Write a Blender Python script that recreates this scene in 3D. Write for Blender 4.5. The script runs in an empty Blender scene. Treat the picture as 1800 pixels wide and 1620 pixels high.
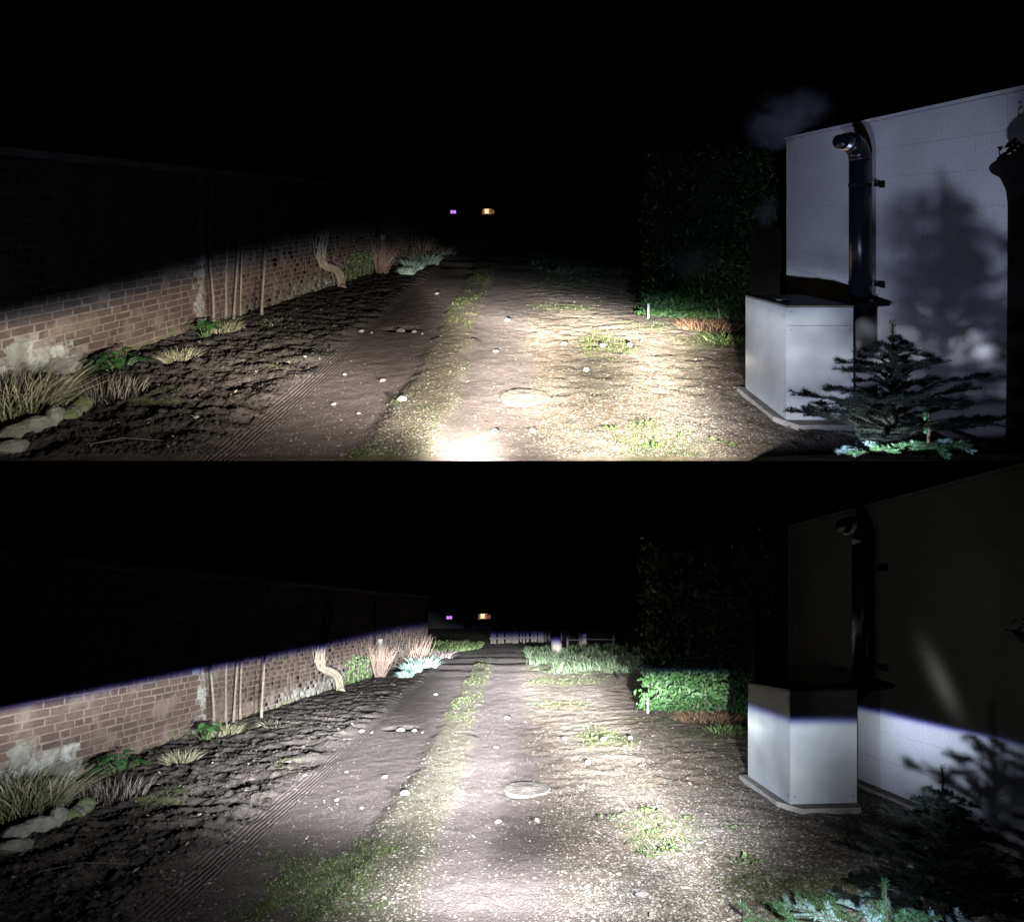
import bpy, math, random
import numpy as np
from mathutils import Vector

S = bpy.context.scene
COL = S.collection
random.seed(7)

# ------------------------------------------------------------------ camera
# The photograph shows the same lane twice, one view above the other.  Both are built as
# real ground: an upper lane climbing a bank in front of the camera and a lower lane
# falling away beneath it.  The camera stands level between them.
cd = bpy.data.cameras.new('camera')
cam = bpy.data.objects.new('camera', cd)
COL.objects.link(cam)
cam.location = (0, 0, 0)
cam.rotation_euler = (math.pi / 2, 0, 0)
cd.sensor_fit = 'HORIZONTAL'
cd.sensor_width = 36
cd.lens = 21.0
cd.clip_start = 0.05
cd.clip_end = 500
S.camera = cam

# ------------------------------------------------------------------ night sky
w = bpy.data.worlds.new('World')
S.world = w
w.use_nodes = True
wn = w.node_tree
sky = wn.nodes.new('ShaderNodeTexSky')
sky.sky_type = 'NISHITA'
sky.sun_disc = False
sky.sun_elevation = math.radians(-8)
sky.sun_rotation = math.radians(200)
wn.links.new(sky.outputs[0], wn.nodes['Background'].inputs[0])
wn.nodes['Background'].inputs[1].default_value = 0.01

S.view_settings.view_transform = 'Standard'
S.view_settings.look = 'None'
S.view_settings.exposure = 0
S.view_settings.gamma = 1
S.cycles.max_bounces = 4
S.cycles.diffuse_bounces = 0
S.cycles.glossy_bounces = 1
S.cycles.transmission_bounces = 0
S.cycles.volume_bounces = 0
S.cycles.use_denoising = True


# ------------------------------------------------------------------ the two lanes
def noise2(x, y, seed=0):
    x = np.asarray(x, float); y = np.asarray(y, float)
    xi = np.floor(x).astype(np.int64); yi = np.floor(y).astype(np.int64)
    fx = x - xi; fy = y - yi
    fx = fx * fx * (3 - 2 * fx); fy = fy * fy * (3 - 2 * fy)
    def h(a, b):
        n = (a * 374761393 + b * 668265263 + seed * 974634777) & 0xffffffff
        n = ((n ^ (n >> 13)) * 1274126177) & 0xffffffff
        n = n ^ (n >> 16)
        return (n & 0xffff) / 65535.0
    a = h(xi, yi); b = h(xi + 1, yi); c = h(xi, yi + 1); d = h(xi + 1, yi + 1)
    return (a * (1 - fx) + b * fx) * (1 - fy) + (c * (1 - fx) + d * fx) * fy

def fbm(x, y, seed=0, o=4):
    s = 0; a = .5; t = 0
    for i in range(o):
        s = s + a * noise2(x, y, seed + i * 17); t += a
        x = np.asarray(x) * 2.03 + 5.1; y = np.asarray(y) * 2.03 + 1.7; a *= .5
    return s / t

def sst(a, b, x):
    t = np.clip((np.asarray(x, float) - a) / (b - a), 0, 1)
    return t * t * (3 - 2 * t)

MOSS = [(1.05, 7.0, .38, .75, 1), (2.45, 7.2, .5, .5, 1), (-1.1, 3.4, .45, .55, 1), (-2.95, 4.95, .25, .3, .8),
        (.95, 4.0, .35, .4, .6), (1.2, 12.9, 1.0, .9, .8), (.75, 9.6, .5, .4, .6), (-2.3, 6.0, .2, .3, .5),
        (1.4, 3.1, .5, .35, .7), (2.7, 17.5, 2.3, 4.0, 1), (1.9, 8.0, .5, .5, .4)]

def zones(u, v):
    j = (fbm(u * 2.2, v * 1.4, 3, 3) - .5) * .35
    uj = u + j * .6
    soil = sst(-1.88, -2.12, uj)
    strip = sst(-1.06, -.9, uj) * sst(-.44, -.58, uj)
    strip = strip * sst(22, 17, v)
    gravel = sst(.02, .4, u + j) * sst(22, 16, v)
    rut = np.clip(1 - soil - strip - gravel, 0, 1)
    moss = strip * (.12 + .88 * sst(7.2, 9.0, v)) * sst(.36, .6, fbm(u * 5, v * 3, 9, 3))
    for (a, b, ra, rb, k) in MOSS:
        d = np.sqrt(((u - a) / ra) ** 2 + ((v - b) / rb) ** 2) + (fbm(u * 5, v * 4, 21, 3) - .5) * 1.2
        moss = np.maximum(moss, k * sst(1.1, .55, d))
    moss = np.maximum(moss, sst(19, 26, v) * .5 * sst(.5, .8, np.abs(u + .4) + 0 * v))
    return soil, strip, gravel, rut, np.clip(moss, 0, 1)

def gh(u, v):
    """height of the lane surface above its mean slope"""
    u = np.asarray(u, float); v = np.asarray(v, float)
    soil, strip, gravel, rut, moss = zones(u, v)
    z = (fbm(u * .9, v * .9, 40, 3) - .5) * .03
    r = 1 - np.abs(2 * fbm(u * 2.9, v * 3.8, 51, 4) - 1)
    z = z + soil * ((r - .75) * .095 + (fbm(u * 9, v * 12, 60, 4) - .5) * .06 + .02)
    z = z + strip * .018 - rut * .012
    z = z + gravel * ((fbm(u * 7, v * 8, 70, 4) - .5) * .034 + .004)
    z = z + (strip + rut) * (fbm(u * 9, v * 9, 80, 3) - .5) * .014
    z = z + moss * .012 * fbm(u * 16, v * 16, 90, 2)
    d = np.sqrt(((u + 1.47) / .28) ** 2 + ((v - 7.95) / .2) ** 2)      # the pothole
    z = z - .045 * sst(1.1, .5, d)
    far = sst(14.5, 17, v) * sst(24, 20, v)
    z = z + far * .022 * np.sin(v * 2.6 + u * .7 + 3 * fbm(u * .5, v * .5, 33, 2))
    return z


class Lane:
    def __init__(s, word, k, hc, dx, yaw, cross, vmin, clamp):
        s.word, s.k, s.hc, s.dx, s.yaw, s.cross, s.vmin, s.clamp = word, k, hc, dx, yaw, cross, vmin, clamp
    def W(s, P):
        P = np.asarray(P, float).reshape(-1, 3)
        z = -s.hc + s.k * P[:, 1] + s.cross * P[:, 0] + P[:, 2]
        if s.clamp: z = np.maximum(z, .0008)
        return np.stack([P[:, 0] + s.dx + s.yaw * P[:, 1], P[:, 1], z], 1)
    def L(s, D):
        D = np.asarray(D, float).reshape(-1, 3)
        return np.stack([D[:, 0] + s.yaw * D[:, 1], D[:, 1], s.k * D[:, 1] + s.cross * D[:, 0] + D[:, 2]], 1)
    def w1(s, u, v, h=0.):
        return Vector(s.W([(u, v, h)])[0])
    def g(s, u, v):
        return float(gh(u, v))

UP = Lane('upper', .4238, 1.60, 0., 0., 0., 3.776, True)
LO = Lane('lower', -.2543, 1.49, .06, -.0076, .0216, 2.4, False)
SPUR = Lane('upper', .03, .069, 0., 0., 0., 2.3, True)        # added level shelf, carries the fir and shades the lower wall


# ------------------------------------------------------------------ headlamp light
# Dipped headlamps of the parked car whose driver's eye is the camera: a beam pattern
# (cut-off line, hot band below it, weak glow above it) set in the lamp's own nodes.
def headlamp(lane, u, prof):
    ld = bpy.data.lights.new('headlamp', 'SPOT')
    lo = bpy.data.objects.new('headlamp', ld)
    COL.objects.link(lo)
    lo.location = (u + lane.dx, 1.8, -lane.hc + lane.k * 1.8 + .67)
    lo.rotation_euler = (math.pi / 2, 0, 0)
    ld.energy = prof['energy']; ld.spot_size = math.radians(165); ld.spot_blend = .05
    ld.shadow_soft_size = prof.get('soft', .035)
    ld.use_nodes = True
    nt = ld.node_tree; N = nt.nodes; K = nt.links
    em = N['Emission']
    tc = N.new('ShaderNodeTexCoord'); sp = N.new('ShaderNodeSeparateXYZ')
    K.new(tc.outputs['Normal'], sp.inputs[0])
    def M(op, a, b=None, clamp=False):
        n = N.new('ShaderNodeMath'); n.operation = op; n.use_clamp = clamp
        for i, q in enumerate((a, b)):
            if q is None: continue
            if isinstance(q, (int, float)): n.inputs[i].default_value = q
            else: K.new(q, n.inputs[i])
        return n.outputs[0]
    def SS(x, a, b, lo_=0., hi=1.):
        n = N.new('ShaderNodeMapRange'); n.interpolation_type = 'SMOOTHSTEP'
        K.new(x, n.inputs[0])
        if a > b: a, b, lo_, hi = b, a, hi, lo_
        for i, q in zip((1, 2, 3, 4), (a, b, lo_, hi)): n.inputs[i].default_value = q
        return n.outputs[0]
    def CURVE(x, pts, lo_, hi):
        """piecewise function of the azimuth a in -2..2 with values lo_..hi"""
        n = N.new('ShaderNodeFloatCurve')
        c = n.mapping.curves[0]
        P = [((a + 2) / 4, (y - lo_) / (hi - lo_)) for a, y in pts]
        c.points[0].location = P[0]; c.points[1].location = P[-1]
        for p in P[1:-1]: c.points.new(*p)
        for p in c.points: p.handle_type = 'AUTO_CLAMPED'
        n.mapping.update()
        K.new(M('ADD', M('MULTIPLY', x, .25), .5, True), n.inputs['Value'])
        return M('ADD', M('MULTIPLY', n.outputs[0], hi - lo_), lo_)
    fwd = M('MAXIMUM', M('MULTIPLY', sp.outputs[2], -1.), .02)
    az = M('DIVIDE', sp.outputs[0], fwd)
    el = M('DIVIDE', sp.outputs[1], fwd)
    e = M('SUBTRACT', el, lane.k)
    if lane.cross: e = M('SUBTRACT', e, M('MULTIPLY', az, lane.cross))
    cut = CURVE(az, prof['cut'], -.15, .15)
    x = M('SUBTRACT', cut, e)
    edge = SS(x, -prof['soft_cut'], prof['soft_cut'])
    # central throw: strongest just under the cut-off, so that the far lane is lit as well as the near
    body = M('POWER', M('DIVIDE', prof['x0'], M('ADD', M('MAXIMUM', x, prof['sat']), prof['x0'])), prof['p'])
    body = M('MULTIPLY', body, SS(x, -.01, prof['rise'], .1, 1.))
    low = M('MULTIPLY', M('MULTIPLY', body, prof['throw']), CURVE(az, prof['throw_az'], 0., 1.))
    # wide spread to the sides
    wide = M('DIVIDE', CURVE(az, prof['wide'], 0., 500.), M('ADD', M('POWER', M('DIVIDE', M('MAXIMUM', x, 0.), .12), 2.6), 1.))
    low = M('MULTIPLY', M('ADD', low, wide), edge)
    for (tu, tv, ra, re, k) in prof['pools']:                     # pools of light where both lamps' beams meet on the ground
        ca = (tu - u) / (tv - 1.8); ce = -.67 / (tv - 1.8)
        d = M('ADD', M('POWER', M('ABSOLUTE', M('DIVIDE', M('SUBTRACT', az, ca), ra)), 2.), M('POWER', M('ABSOLUTE', M('DIVIDE', M('SUBTRACT', e, ce), re)), 2.))
        low = M('ADD', low, M('MULTIPLY', M('EXPONENT', M('MULTIPLY', d, -1.)), k))
    glow = M('MULTIPLY', CURVE(az, prof['glow'], 0., 1.), SS(e, prof['glow_top'], prof['glow_top'] - prof['glow_fade']))
    glow = M('MULTIPLY', glow, prof['glow_k'])
    if 'streak' in prof and u > 0:                                # stray streak thrown upward by the lens
        ca, ce, ra, re, k = prof['streak']
        q = M('ADD', M('SUBTRACT', az, ca), M('MULTIPLY', M('SUBTRACT', e, ce), .55))
        d = M('ADD', M('POWER', M('DIVIDE', M('ABSOLUTE', q), ra), 2.), M('POWER', M('DIVIDE', M('ABSOLUTE', M('SUBTRACT', e, ce)), re), 2.))
        glow = M('ADD', glow, M('MULTIPLY', M('EXPONENT', M('MULTIPLY', d, -1.)), k))
    if 'floor' in prof:                                           # lower edge of the beam, at the lip of the bank
        f = SS(M('SUBTRACT', el, SS(az, .35, .7, 0., .095)), prof['floor'], prof['floor'] + .05)
        low = M('MULTIPLY', low, f); glow = M('MULTIPLY', glow, f)
    def colour(c, s):
        n = N.new('ShaderNodeVectorMath'); n.operation = 'SCALE'
        if isinstance(c, tuple): n.inputs[0].default_value = c
        else: K.new(c, n.inputs[0])
        K.new(s, n.inputs['Scale'])
        return n.outputs[0]
    fr = N.new('ShaderNodeMix'); fr.data_type = 'RGBA'
    K.new(SS(x, prof['fringe'][0], prof['fringe'][1]), fr.inputs['Factor'])
    fr.inputs[6].default_value = prof['fringe_col'] + (1,)
    cm = N.new('ShaderNodeMix'); cm.data_type = 'RGBA'           # bluer towards the right edge of the beam
    K.new(SS(az, .45, .75), cm.inputs['Factor'])
    cm.inputs[6].default_value = prof['col'] + (1,); cm.inputs[7].default_value = prof['col_side'] + (1,)
    K.new(cm.outputs[2], fr.inputs[7])
    ad = N.new('ShaderNodeVectorMath'); ad.operation = 'ADD'
    K.new(colour(fr.outputs[2], low), ad.inputs[0]); K.new(colour(prof['glow_col'], glow), ad.inputs[1])
    K.new(ad.outputs[0], em.inputs['Color'])
    em.inputs['Strength'].default_value = 1.
    return lo

PA = dict(energy=39.5, x0=.03, p=3.4, sat=.03, rise=.03, throw=2.6e4, soft_cut=.05, col=(1., .94, .82), col_side=(.86, .9, 1.), soft=.028,
          cut=[(-2, -.03), (-.95, -.01), (-.5, .012), (-.3, .01), (-.1, -.05), (.05, -.075), (.15, -.085), (.3, -.085), (.42, -.02), (.55, .045), (2, .08)],
          throw_az=[(-2, 0.), (-.6, .0), (-.35, .01), (-.2, .06), (-.1, .25), (0., .8), (.08, 1.), (.16, .8), (.24, .3), (.3, .06), (.36, 0.), (2, 0.)],
          wide=[(-2, 28), (-1.3, 46), (-.95, 42), (-.5, 48), (-.3, 36), (-.2, 9), (-.1, 6), (0, 10), (.25, 8), (.4, 3), (.52, 3), (.65, 11), (.8, 24), (1.0, 18), (1.1, 4), (1.25, .3), (2, 0)],
          pools=[(-.27, 3.8, .09, .10, 200.), (1.4, 5.9, .065, .05, 240.), (1.2, 4.6, .12, .07, 45.), (.7, 4.2, .3, .09, 60.), (.1, 5.4, .18, .07, 150.), (-1.6, 5.4, .3, .07, 60.), (-3., 6.4, .25, .05, 60.)],
          glow=[(-2, .06), (-.6, .06), (-.2, .01), (.1, .01), (.25, .04), (.35, .25), (.5, .55), (.7, .95), (.8, 1.), (1.1, .85), (1.3, .2), (2, .1)],
          glow_k=6.0, glow_top=1.4, glow_fade=.9, glow_col=(.6, .65, 1.),
          fringe=(-.03, .03), fringe_col=(.6, .75, 1.), floor=.008)
PB = dict(energy=39.5, x0=.03, p=3.3, sat=.045, rise=.085, throw=1.8e5, soft_cut=.009, col=(.92, .96, 1.), col_side=(.66, .74, 1.), soft=.02,
          cut=[(-2, .03), (-1., .03), (-.35, .027), (-.2, .03), (-.11, .0), (-.06, -.008), (.0, -.009), (.1, -.009), (.2, -.006), (.3, -.004), (2, -.004)],
          throw_az=[(-2, 0.), (-.6, .0), (-.45, .03), (-.25, .2), (-.1, .7), (.0, 1.), (.08, .5), (.15, .19), (.22, .07), (.3, .02), (.38, .0), (2, 0.)],
          wide=[(-2, 35), (-1.3, 60), (-.9, 75), (-.5, 115), (-.3, 105), (-.1, 10), (.1, 0), (.25, 17), (.4, 7), (.52, 4.5), (.62, 9), (.72, 22), (.85, 17), (1.0, 9), (1.1, 3), (1.25, .6), (2, 0)],
          pools=[(-.1, 3.2, .45, .14, 38.), (1.4, 2.62, .45, .3, 9.), (-2.0, 5.6, .3, .08, 170.), (-2.6, 8.5, .16, .04, 420.), (1.3, 6.2, .2, .06, 66.), (1.1, 4.2, .22, .09, 46.), (-.4, 5.8, .25, .07, 130.)],
          glow=[(-2, .02), (-.4, .0), (0, .0), (.4, .0), (.46, .3), (.54, .8), (.9, 1.), (1.1, .7), (2, .4)],
          streak=(.84, .13, .035, .075, 1.3), glow_k=.085, glow_top=1.6, glow_fade=1.2, glow_col=(1., .98, .9),
          fringe=(-.009, .014), fringe_col=(.05, .08, 1.))
for u_ in (-.35, .95):
    headlamp(UP, u_, PA)
    headlamp(LO, u_, PB)


# ------------------------------------------------------------------ materials
def newmat(name):
    m = bpy.data.materials.new(name); m.use_nodes = True
    return m, m.node_tree.nodes, m.node_tree.links, m.node_tree.nodes['Principled BSDF']

def simple(name, c1, c2=None, scale=8., rough=.8, bump=.0, bscale=60., metal=0., spec=.3, attr=None, transl=0., hue=None):
    m, N, K, b = newmat(name)
    b.inputs['Roughness'].default_value = rough
    b.inputs['Metallic'].default_value = metal
    b.inputs['Specular IOR Level'].default_value = spec
    c2 = c2 or tuple(x * .6 for x in c1)
    geo = N.new('ShaderNodeNewGeometry')
    if attr:
        a = N.new('ShaderNodeAttribute'); a.attribute_name = attr; f = a.outputs['Fac']
    else:
        n = N.new('ShaderNodeTexNoise'); n.inputs['Scale'].default_value = scale; n.inputs['Detail'].default_value = 5
        K.new(geo.outputs['Position'], n.inputs['Vector'])
        r = N.new('ShaderNodeMapRange'); r.inputs[1].default_value = .3; r.inputs[2].default_value = .7
        K.new(n.outputs[0], r.inputs[0]); f = r.outputs[0]
    mx = N.new('ShaderNodeMix'); mx.data_type = 'RGBA'
    mx.inputs[6].default_value = c1 + (1,); mx.inputs[7].default_value = c2 + (1,)
    K.new(f, mx.inputs['Factor']); K.new(mx.outputs[2], b.inputs['Base Color'])
    if bump:
        n2 = N.new('ShaderNodeTexNoise'); n2.inputs['Scale'].default_value = bscale; n2.inputs['Detail'].default_value = 4
        K.new(geo.outputs['Position'], n2.inputs['Vector'])
        bp = N.new('ShaderNodeBump'); bp.inputs['Strength'].default_value = bump; bp.inputs['Distance'].default_value = .01
        K.new(n2.outputs[0], bp.inputs['Height']); K.new(bp.outputs[0], b.inputs['Normal'])
    if transl:
        tr = N.new('ShaderNodeBsdfTranslucent'); K.new(mx.outputs[2], tr.inputs[0])
        ms = N.new('ShaderNodeMixShader'); ms.inputs[0].default_value = transl
        K.new(b.outputs[0], ms.inputs[1]); K.new(tr.outputs[0], ms.inputs[2])
        K.new(ms.outputs[0], N['Material Output'].inputs[0])
    return m

def ground_mat():
    m, N, K, b = newmat('lane ground')
    b.inputs['Roughness'].default_value = .9
    b.inputs['Specular IOR Level'].default_value = .2
    geo = N.new('ShaderNodeNewGeometry')
    def A(n):
        a = N.new('ShaderNodeAttribute'); a.attribute_name = n; return a.outputs['Fac']
    def NZ(s, d=5, lo=.3, hi=.7):
        n = N.new('ShaderNodeTexNoise'); n.inputs['Scale'].default_value = s; n.inputs['Detail'].default_value = d
        K.new(geo.outputs['Position'], n.inputs['Vector'])
        r = N.new('ShaderNodeMapRange'); r.inputs[1].default_value = lo; r.inputs[2].default_value = hi
        K.new(n.outputs[0], r.inputs[0]); return r.outputs[0]
    def MX(f, a, c):
        n = N.new('ShaderNodeMix'); n.data_type = 'RGBA'
        for i, q in ((6, a), (7, c)):
            if isinstance(q, tuple): n.inputs[i].default_value = q + (1,)
            else: K.new(q, n.inputs[i])
        K.new(f, n.inputs['Factor']); return n.outputs[2]
    fine = NZ(95, 3); mid = NZ(22, 6); big = NZ(2.2, 4)
    soil = MX(mid, (.042, .036, .032), (.095, .082, .074))
    rut = MX(fine, (.1, .082, .078), (.18, .15, .145))
    rut = MX(big, rut, (.115, .095, .09))
    strip = MX(fine, (.075, .066, .047), (.165, .146, .112))
    grav = MX(fine, (.082, .068, .056), (.225, .195, .162))
    grav = MX(big, grav, MX(mid, (.1, .073, .052), (.18, .142, .104)))
    c = MX(A('soil'), rut, soil); c = MX(A('strip'), c, strip); c = MX(A('gravel'), c, grav)
    ms = N.new('ShaderNodeMath'); ms.operation = 'MULTIPLY'
    K.new(A('moss'), ms.inputs[0]); K.new(NZ(14, 6, .25, .6), ms.inputs[1])
    c = MX(ms.outputs[0], c, MX(mid, (.06, .068, .024), (.13, .128, .06)))
    K.new(c, b.inputs['Base Color'])
    h = N.new('ShaderNodeMath'); h.operation = 'ADD'
    K.new(NZ(120, 3, 0, 1), h.inputs[0])
    K.new(NZ(35, 4, 0, 1), h.inputs[1])
    # tyre tread ridges pressed along the left edge of the lane
    la = A('lat'); s1 = N.new('ShaderNodeMath'); s1.operation = 'SINE'
    s0 = N.new('ShaderNodeMath'); s0.operation = 'MULTIPLY'; K.new(la, s0.inputs[0]); s0.inputs[1].default_value = 2 * math.pi / .034
    K.new(s0.outputs[0], s1.inputs[0])
    s2 = N.new('ShaderNodeMath'); s2.operation = 'MULTIPLY'; K.new(s1.outputs[0], s2.inputs[0]); K.new(A('tread'), s2.inputs[1])
    s3 = N.new('ShaderNodeMath'); s3.operation = 'ADD'; K.new(h.outputs[0], s3.inputs[0]); K.new(s2.outputs[0], s3.inputs[1])
    bp = N.new('ShaderNodeBump'); bp.inputs['Strength'].default_value = .8; bp.inputs['Distance'].default_value = .012
    K.new(s3.outputs[0], bp.inputs['Height']); K.new(bp.outputs[0], b.inputs['Normal'])
    return m

def wall_mat(name, c1, c2, mortar, kmix, rough=.9, attr=True):
    """brick or mortar, with lime and lichen staining low on the wall and smeared pointing"""
    m, N, K, b = newmat(name)
    b.inputs['Roughness'].default_value = rough; b.inputs['Specular IOR Level'].default_value = .2
    geo = N.new('ShaderNodeNewGeometry')
    def NZ(s, d, lo, hi):
        n = N.new('ShaderNodeTexNoise'); n.inputs['Scale'].default_value = s; n.inputs['Detail'].default_value = d
        K.new(geo.outputs['Position'], n.inputs['Vector'])
        r = N.new('ShaderNodeMapRange'); r.inputs[1].default_value = lo; r.inputs[2].default_value = hi
        K.new(n.outputs[0], r.inputs[0]); return r.outputs[0]
    def MX(f, a, c):
        n = N.new('ShaderNodeMix'); n.data_type = 'RGBA'
        for i, q in ((6, a), (7, c)):
            if isinstance(q, tuple): n.inputs[i].default_value = q + (1,)
            else: K.new(q, n.inputs[i])
        K.new(f, n.inputs['Factor']); return n.outputs[2]
    def MU(a, c):
        n = N.new('ShaderNodeMath'); n.operation = 'MULTIPLY'; K.new(a, n.inputs[0])
        if isinstance(c, float): n.inputs[1].default_value = c
        else: K.new(c, n.inputs[1])
        return n.outputs[0]
    if attr:
        a = N.new('ShaderNodeAttribute'); a.attribute_name = 'rnd'; f = a.outputs['Fac']
    else: f = NZ(6, 4, .3, .7)
    c = MX(f, c1, c2)
    c = MX(MU(NZ(30, 5, .3, .75), .45), c, tuple(x * .55 for x in c1))
    c = MX(MU(NZ(3.5, 6, .5, .68), kmix), c, mortar)
    st = N.new('ShaderNodeAttribute'); st.attribute_name = 'lime'
    c = MX(MU(st.outputs['Fac'], NZ(9, 6, .36, .56)), c, MX(NZ(20, 4, .3, .7), (.5, .5, .47), (.3, .31, .27)))
    mo = N.new('ShaderNodeAttribute'); mo.attribute_name = 'mossy'
    c = MX(MU(mo.outputs['Fac'], NZ(7, 6, .42, .6)), c, (.09, .1, .045))
    K.new(c, b.inputs['Base Color'])
    bp = N.new('ShaderNodeBump'); bp.inputs['Strength'].default_value = .6; bp.inputs['Distance'].default_value = .006
    n2 = N.new('ShaderNodeTexNoise'); n2.inputs['Scale'].default_value = 55; n2.inputs['Detail'].default_value = 5
    K.new(geo.outputs['Position'], n2.inputs['Vector']); K.new(n2.outputs[0], bp.inputs['Height']); K.new(bp.outputs[0], b.inputs['Normal'])
    return m

def emit(name, col, k):
    m, N, K, b = newmat(name)
    b.inputs['Base Color'].default_value = (.02, .02, .02, 1)
    b.inputs['Emission Color'].default_value = col + (1,)
    b.inputs['Emission Strength'].default_value = k
    return m

MAT = dict(
    ground=ground_mat(),
    pebble=simple('pebble', (.09, .076, .062), (.36, .33, .285), attr='rnd', rough=.75),
    clod=simple('soil clod', (.025, .02, .018), (.085, .07, .062), attr='rnd', rough=.95, bump=.4),
    dead_leaf=simple('dead leaf', (.1, .075, .055), (.3, .26, .22), attr='rnd', rough=.7),
    brick=wall_mat('old brick', (.075, .055, .047), (.128, .09, .073), (.17, .135, .115), .9),
    mortar=wall_mat('lime mortar', (.155, .122, .102), (.23, .183, .155), (.2, .14, .115), .4, attr=False),
    stone=simple('weathered stone', (.26, .255, .225), (.14, .14, .12), 11, .9, .6, 40),
    moss_stone=simple('mossy stone', (.1, .15, .03), (.17, .17, .12), 9, .95, .7, 60),
    dark_stone=simple('dark stone', (.06, .055, .05), (.1, .09, .08), 9, .95, .6, 60),
    coping=simple('coping stone', (.42, .41, .38), (.16, .155, .14), 3, .9, .5, 30),
    slab=simple('slab stone', (.2, .175, .155), (.11, .098, .088), 14, .9, .6, 45),
    whitestone=simple('pale stone', (.29, .265, .235), (.16, .145, .13), 20, .9, .5, 50),
    block=simple('painted block', (.54, .54, .53), (.7, .7, .69), 1.8, .85, .5, 70),
    joint=simple('painted joint', (.58, .58, .57), (.64, .64, .63), 4, .9, .4, 90),
    roofedge=simple('dark roof edge', (.03, .03, .032), (.05, .05, .05), 8, .7),
    enamel=simple('enamelled steel', (.5, .52, .505), (.37, .385, .37), 4, .45, .04, 8, spec=.35),
    lid=simple('grimy steel lid', (.1, .09, .07), (.18, .16, .13), 6, .55),
    concrete=simple('concrete', (.36, .34, .3), (.24, .22, .19), 7, .9, .4, 70),
    blackpipe=simple('black painted flue', (.006, .007, .011), (.01, .011, .015), 8, .28, spec=.3),
    silver=simple('galvanised metal', (.5, .5, .52), (.35, .35, .37), 30, .35, metal=1.),
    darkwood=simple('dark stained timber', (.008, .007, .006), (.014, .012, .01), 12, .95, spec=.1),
    blackiron=simple('black painted iron', (.006, .006, .006), (.01, .01, .009), 20, .85, .3, spec=.12),
    greywood=simple('weathered grey timber', (.075, .066, .055), (.045, .04, .035), 10, .9, .4, 50),
    bark=simple('pale bark', (.36, .31, .24), (.2, .16, .12), 18, .9, .6, 60),
    sapling=simple('sapling bark', (.25, .22, .18), (.14, .12, .09), 30, .85),
    twig=simple('russet twig', (.26, .19, .15), (.16, .11, .09), 30, .85),
    treebark=simple('tree bark', (.26, .22, .18), (.13, .11, .09), 12, .95, .8, 30),
    laurel=simple('laurel leaf', (.02, .06, .018), (.06, .125, .038), attr='rnd', rough=.5, spec=.35, transl=.15),
    hellebore=simple('glossy green leaf', (.03, .1, .03), (.07, .2, .06), attr='rnd', rough=.45, spec=.5, transl=.2),
    grass=simple('grass blade', (.06, .115, .034), (.16, .205, .085), attr='rnd', rough=.6, transl=.25),
    longgrass=simple('grey green blade', (.05, .085, .045), (.15, .18, .11), attr='rnd', rough=.6, transl=.2),
    straw=simple('straw blade', (.22, .22, .12), (.42, .4, .28), attr='rnd', rough=.7, transl=.2),
    paleblade=simple('silver blade', (.2, .32, .28), (.4, .5, .45), attr='rnd', rough=.6, transl=.15),
    dry=simple('dry stem', (.12, .1, .09), (.27, .235, .21), attr='rnd', rough=.85),
    needle_shaded=simple('shaded fir needle', (.003, .005, .0035), (.007, .011, .007), attr='rnd', rough=.9, spec=.02),  # near-black copy of the fir needle, shade put into its colour
    needle=simple('fir needle', (.025, .08, .035), (.08, .19, .07), attr='rnd', rough=.45, spec=.5),
    needle2=simple('blue fir needle', (.14, .27, .24), (.3, .42, .38), attr='rnd', rough=.5, spec=.5),
    ivy=simple('ivy leaf', (.05, .09, .03), (.12, .18, .07), attr='rnd', rough=.55),
    redstem=simple('reddish dry stem', (.2, .1, .06), (.3, .2, .12), attr='rnd', rough=.8),
    white=simple('white paint', (.75, .75, .72), (.6, .6, .58), 30, .6),
    blackhouse=simple('dark house wall', (.012, .011, .01), (.008, .008, .008), 3, .9),
    warm=emit('warm lit window', (1., .62, .34), 1.6),
    warmdim=emit('dim warm lit window', (1., .42, .22), .22),
    violet=emit('violet lit window', (.62, .25, 1.), 1.1),
    bud=simple('leader shoot', (.09, .075, .045), (.05, .042, .026), 40, .7),
)


# ------------------------------------------------------------------ mesh helpers
def mesh_from(name, V, F, mat, attrs=None, smooth=False):
    me = bpy.data.meshes.new(name)
    if isinstance(F, np.ndarray):
        n = F.shape[1]; nf = len(F)
        me.vertices.add(len(V)); me.vertices.foreach_set('co', np.asarray(V, np.float32).ravel())
        me.loops.add(nf * n); me.loops.foreach_set('vertex_index', F.astype(np.int32).ravel())
        me.polygons.add(nf)
        me.polygons.foreach_set('loop_start', np.arange(0, nf * n, n, dtype=np.int32))
        me.polygons.foreach_set('loop_total', np.full(nf, n, np.int32))
        me.update(calc_edges=True)
    else:
        me.from_pydata([tuple(map(float, p)) for p in V], [], F)
    if attrs:
        for k, (dom, arr) in attrs.items():
            a = me.attributes.new(k, 'FLOAT', dom); a.data.foreach_set('value', np.asarray(arr, np.float32).ravel())
    me.materials.append(MAT[mat] if isinstance(mat, str) else mat)
    if smooth: me.polygons.foreach_set('use_smooth', np.ones(len(me.polygons), bool))
    return me

def link(name, me, parent=None, loc=(0, 0, 0)):
    o = bpy.data.objects.new(name, me); COL.objects.link(o)
    if parent: o.parent = parent
    o.location = loc
    return o

def tag(o, label=None, cat=None, group=None, kind=None):
    if label: o['label'] = label
    if cat: o['category'] = cat
    if group: o['group'] = group
    if kind: o['kind'] = kind
    return o

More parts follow.
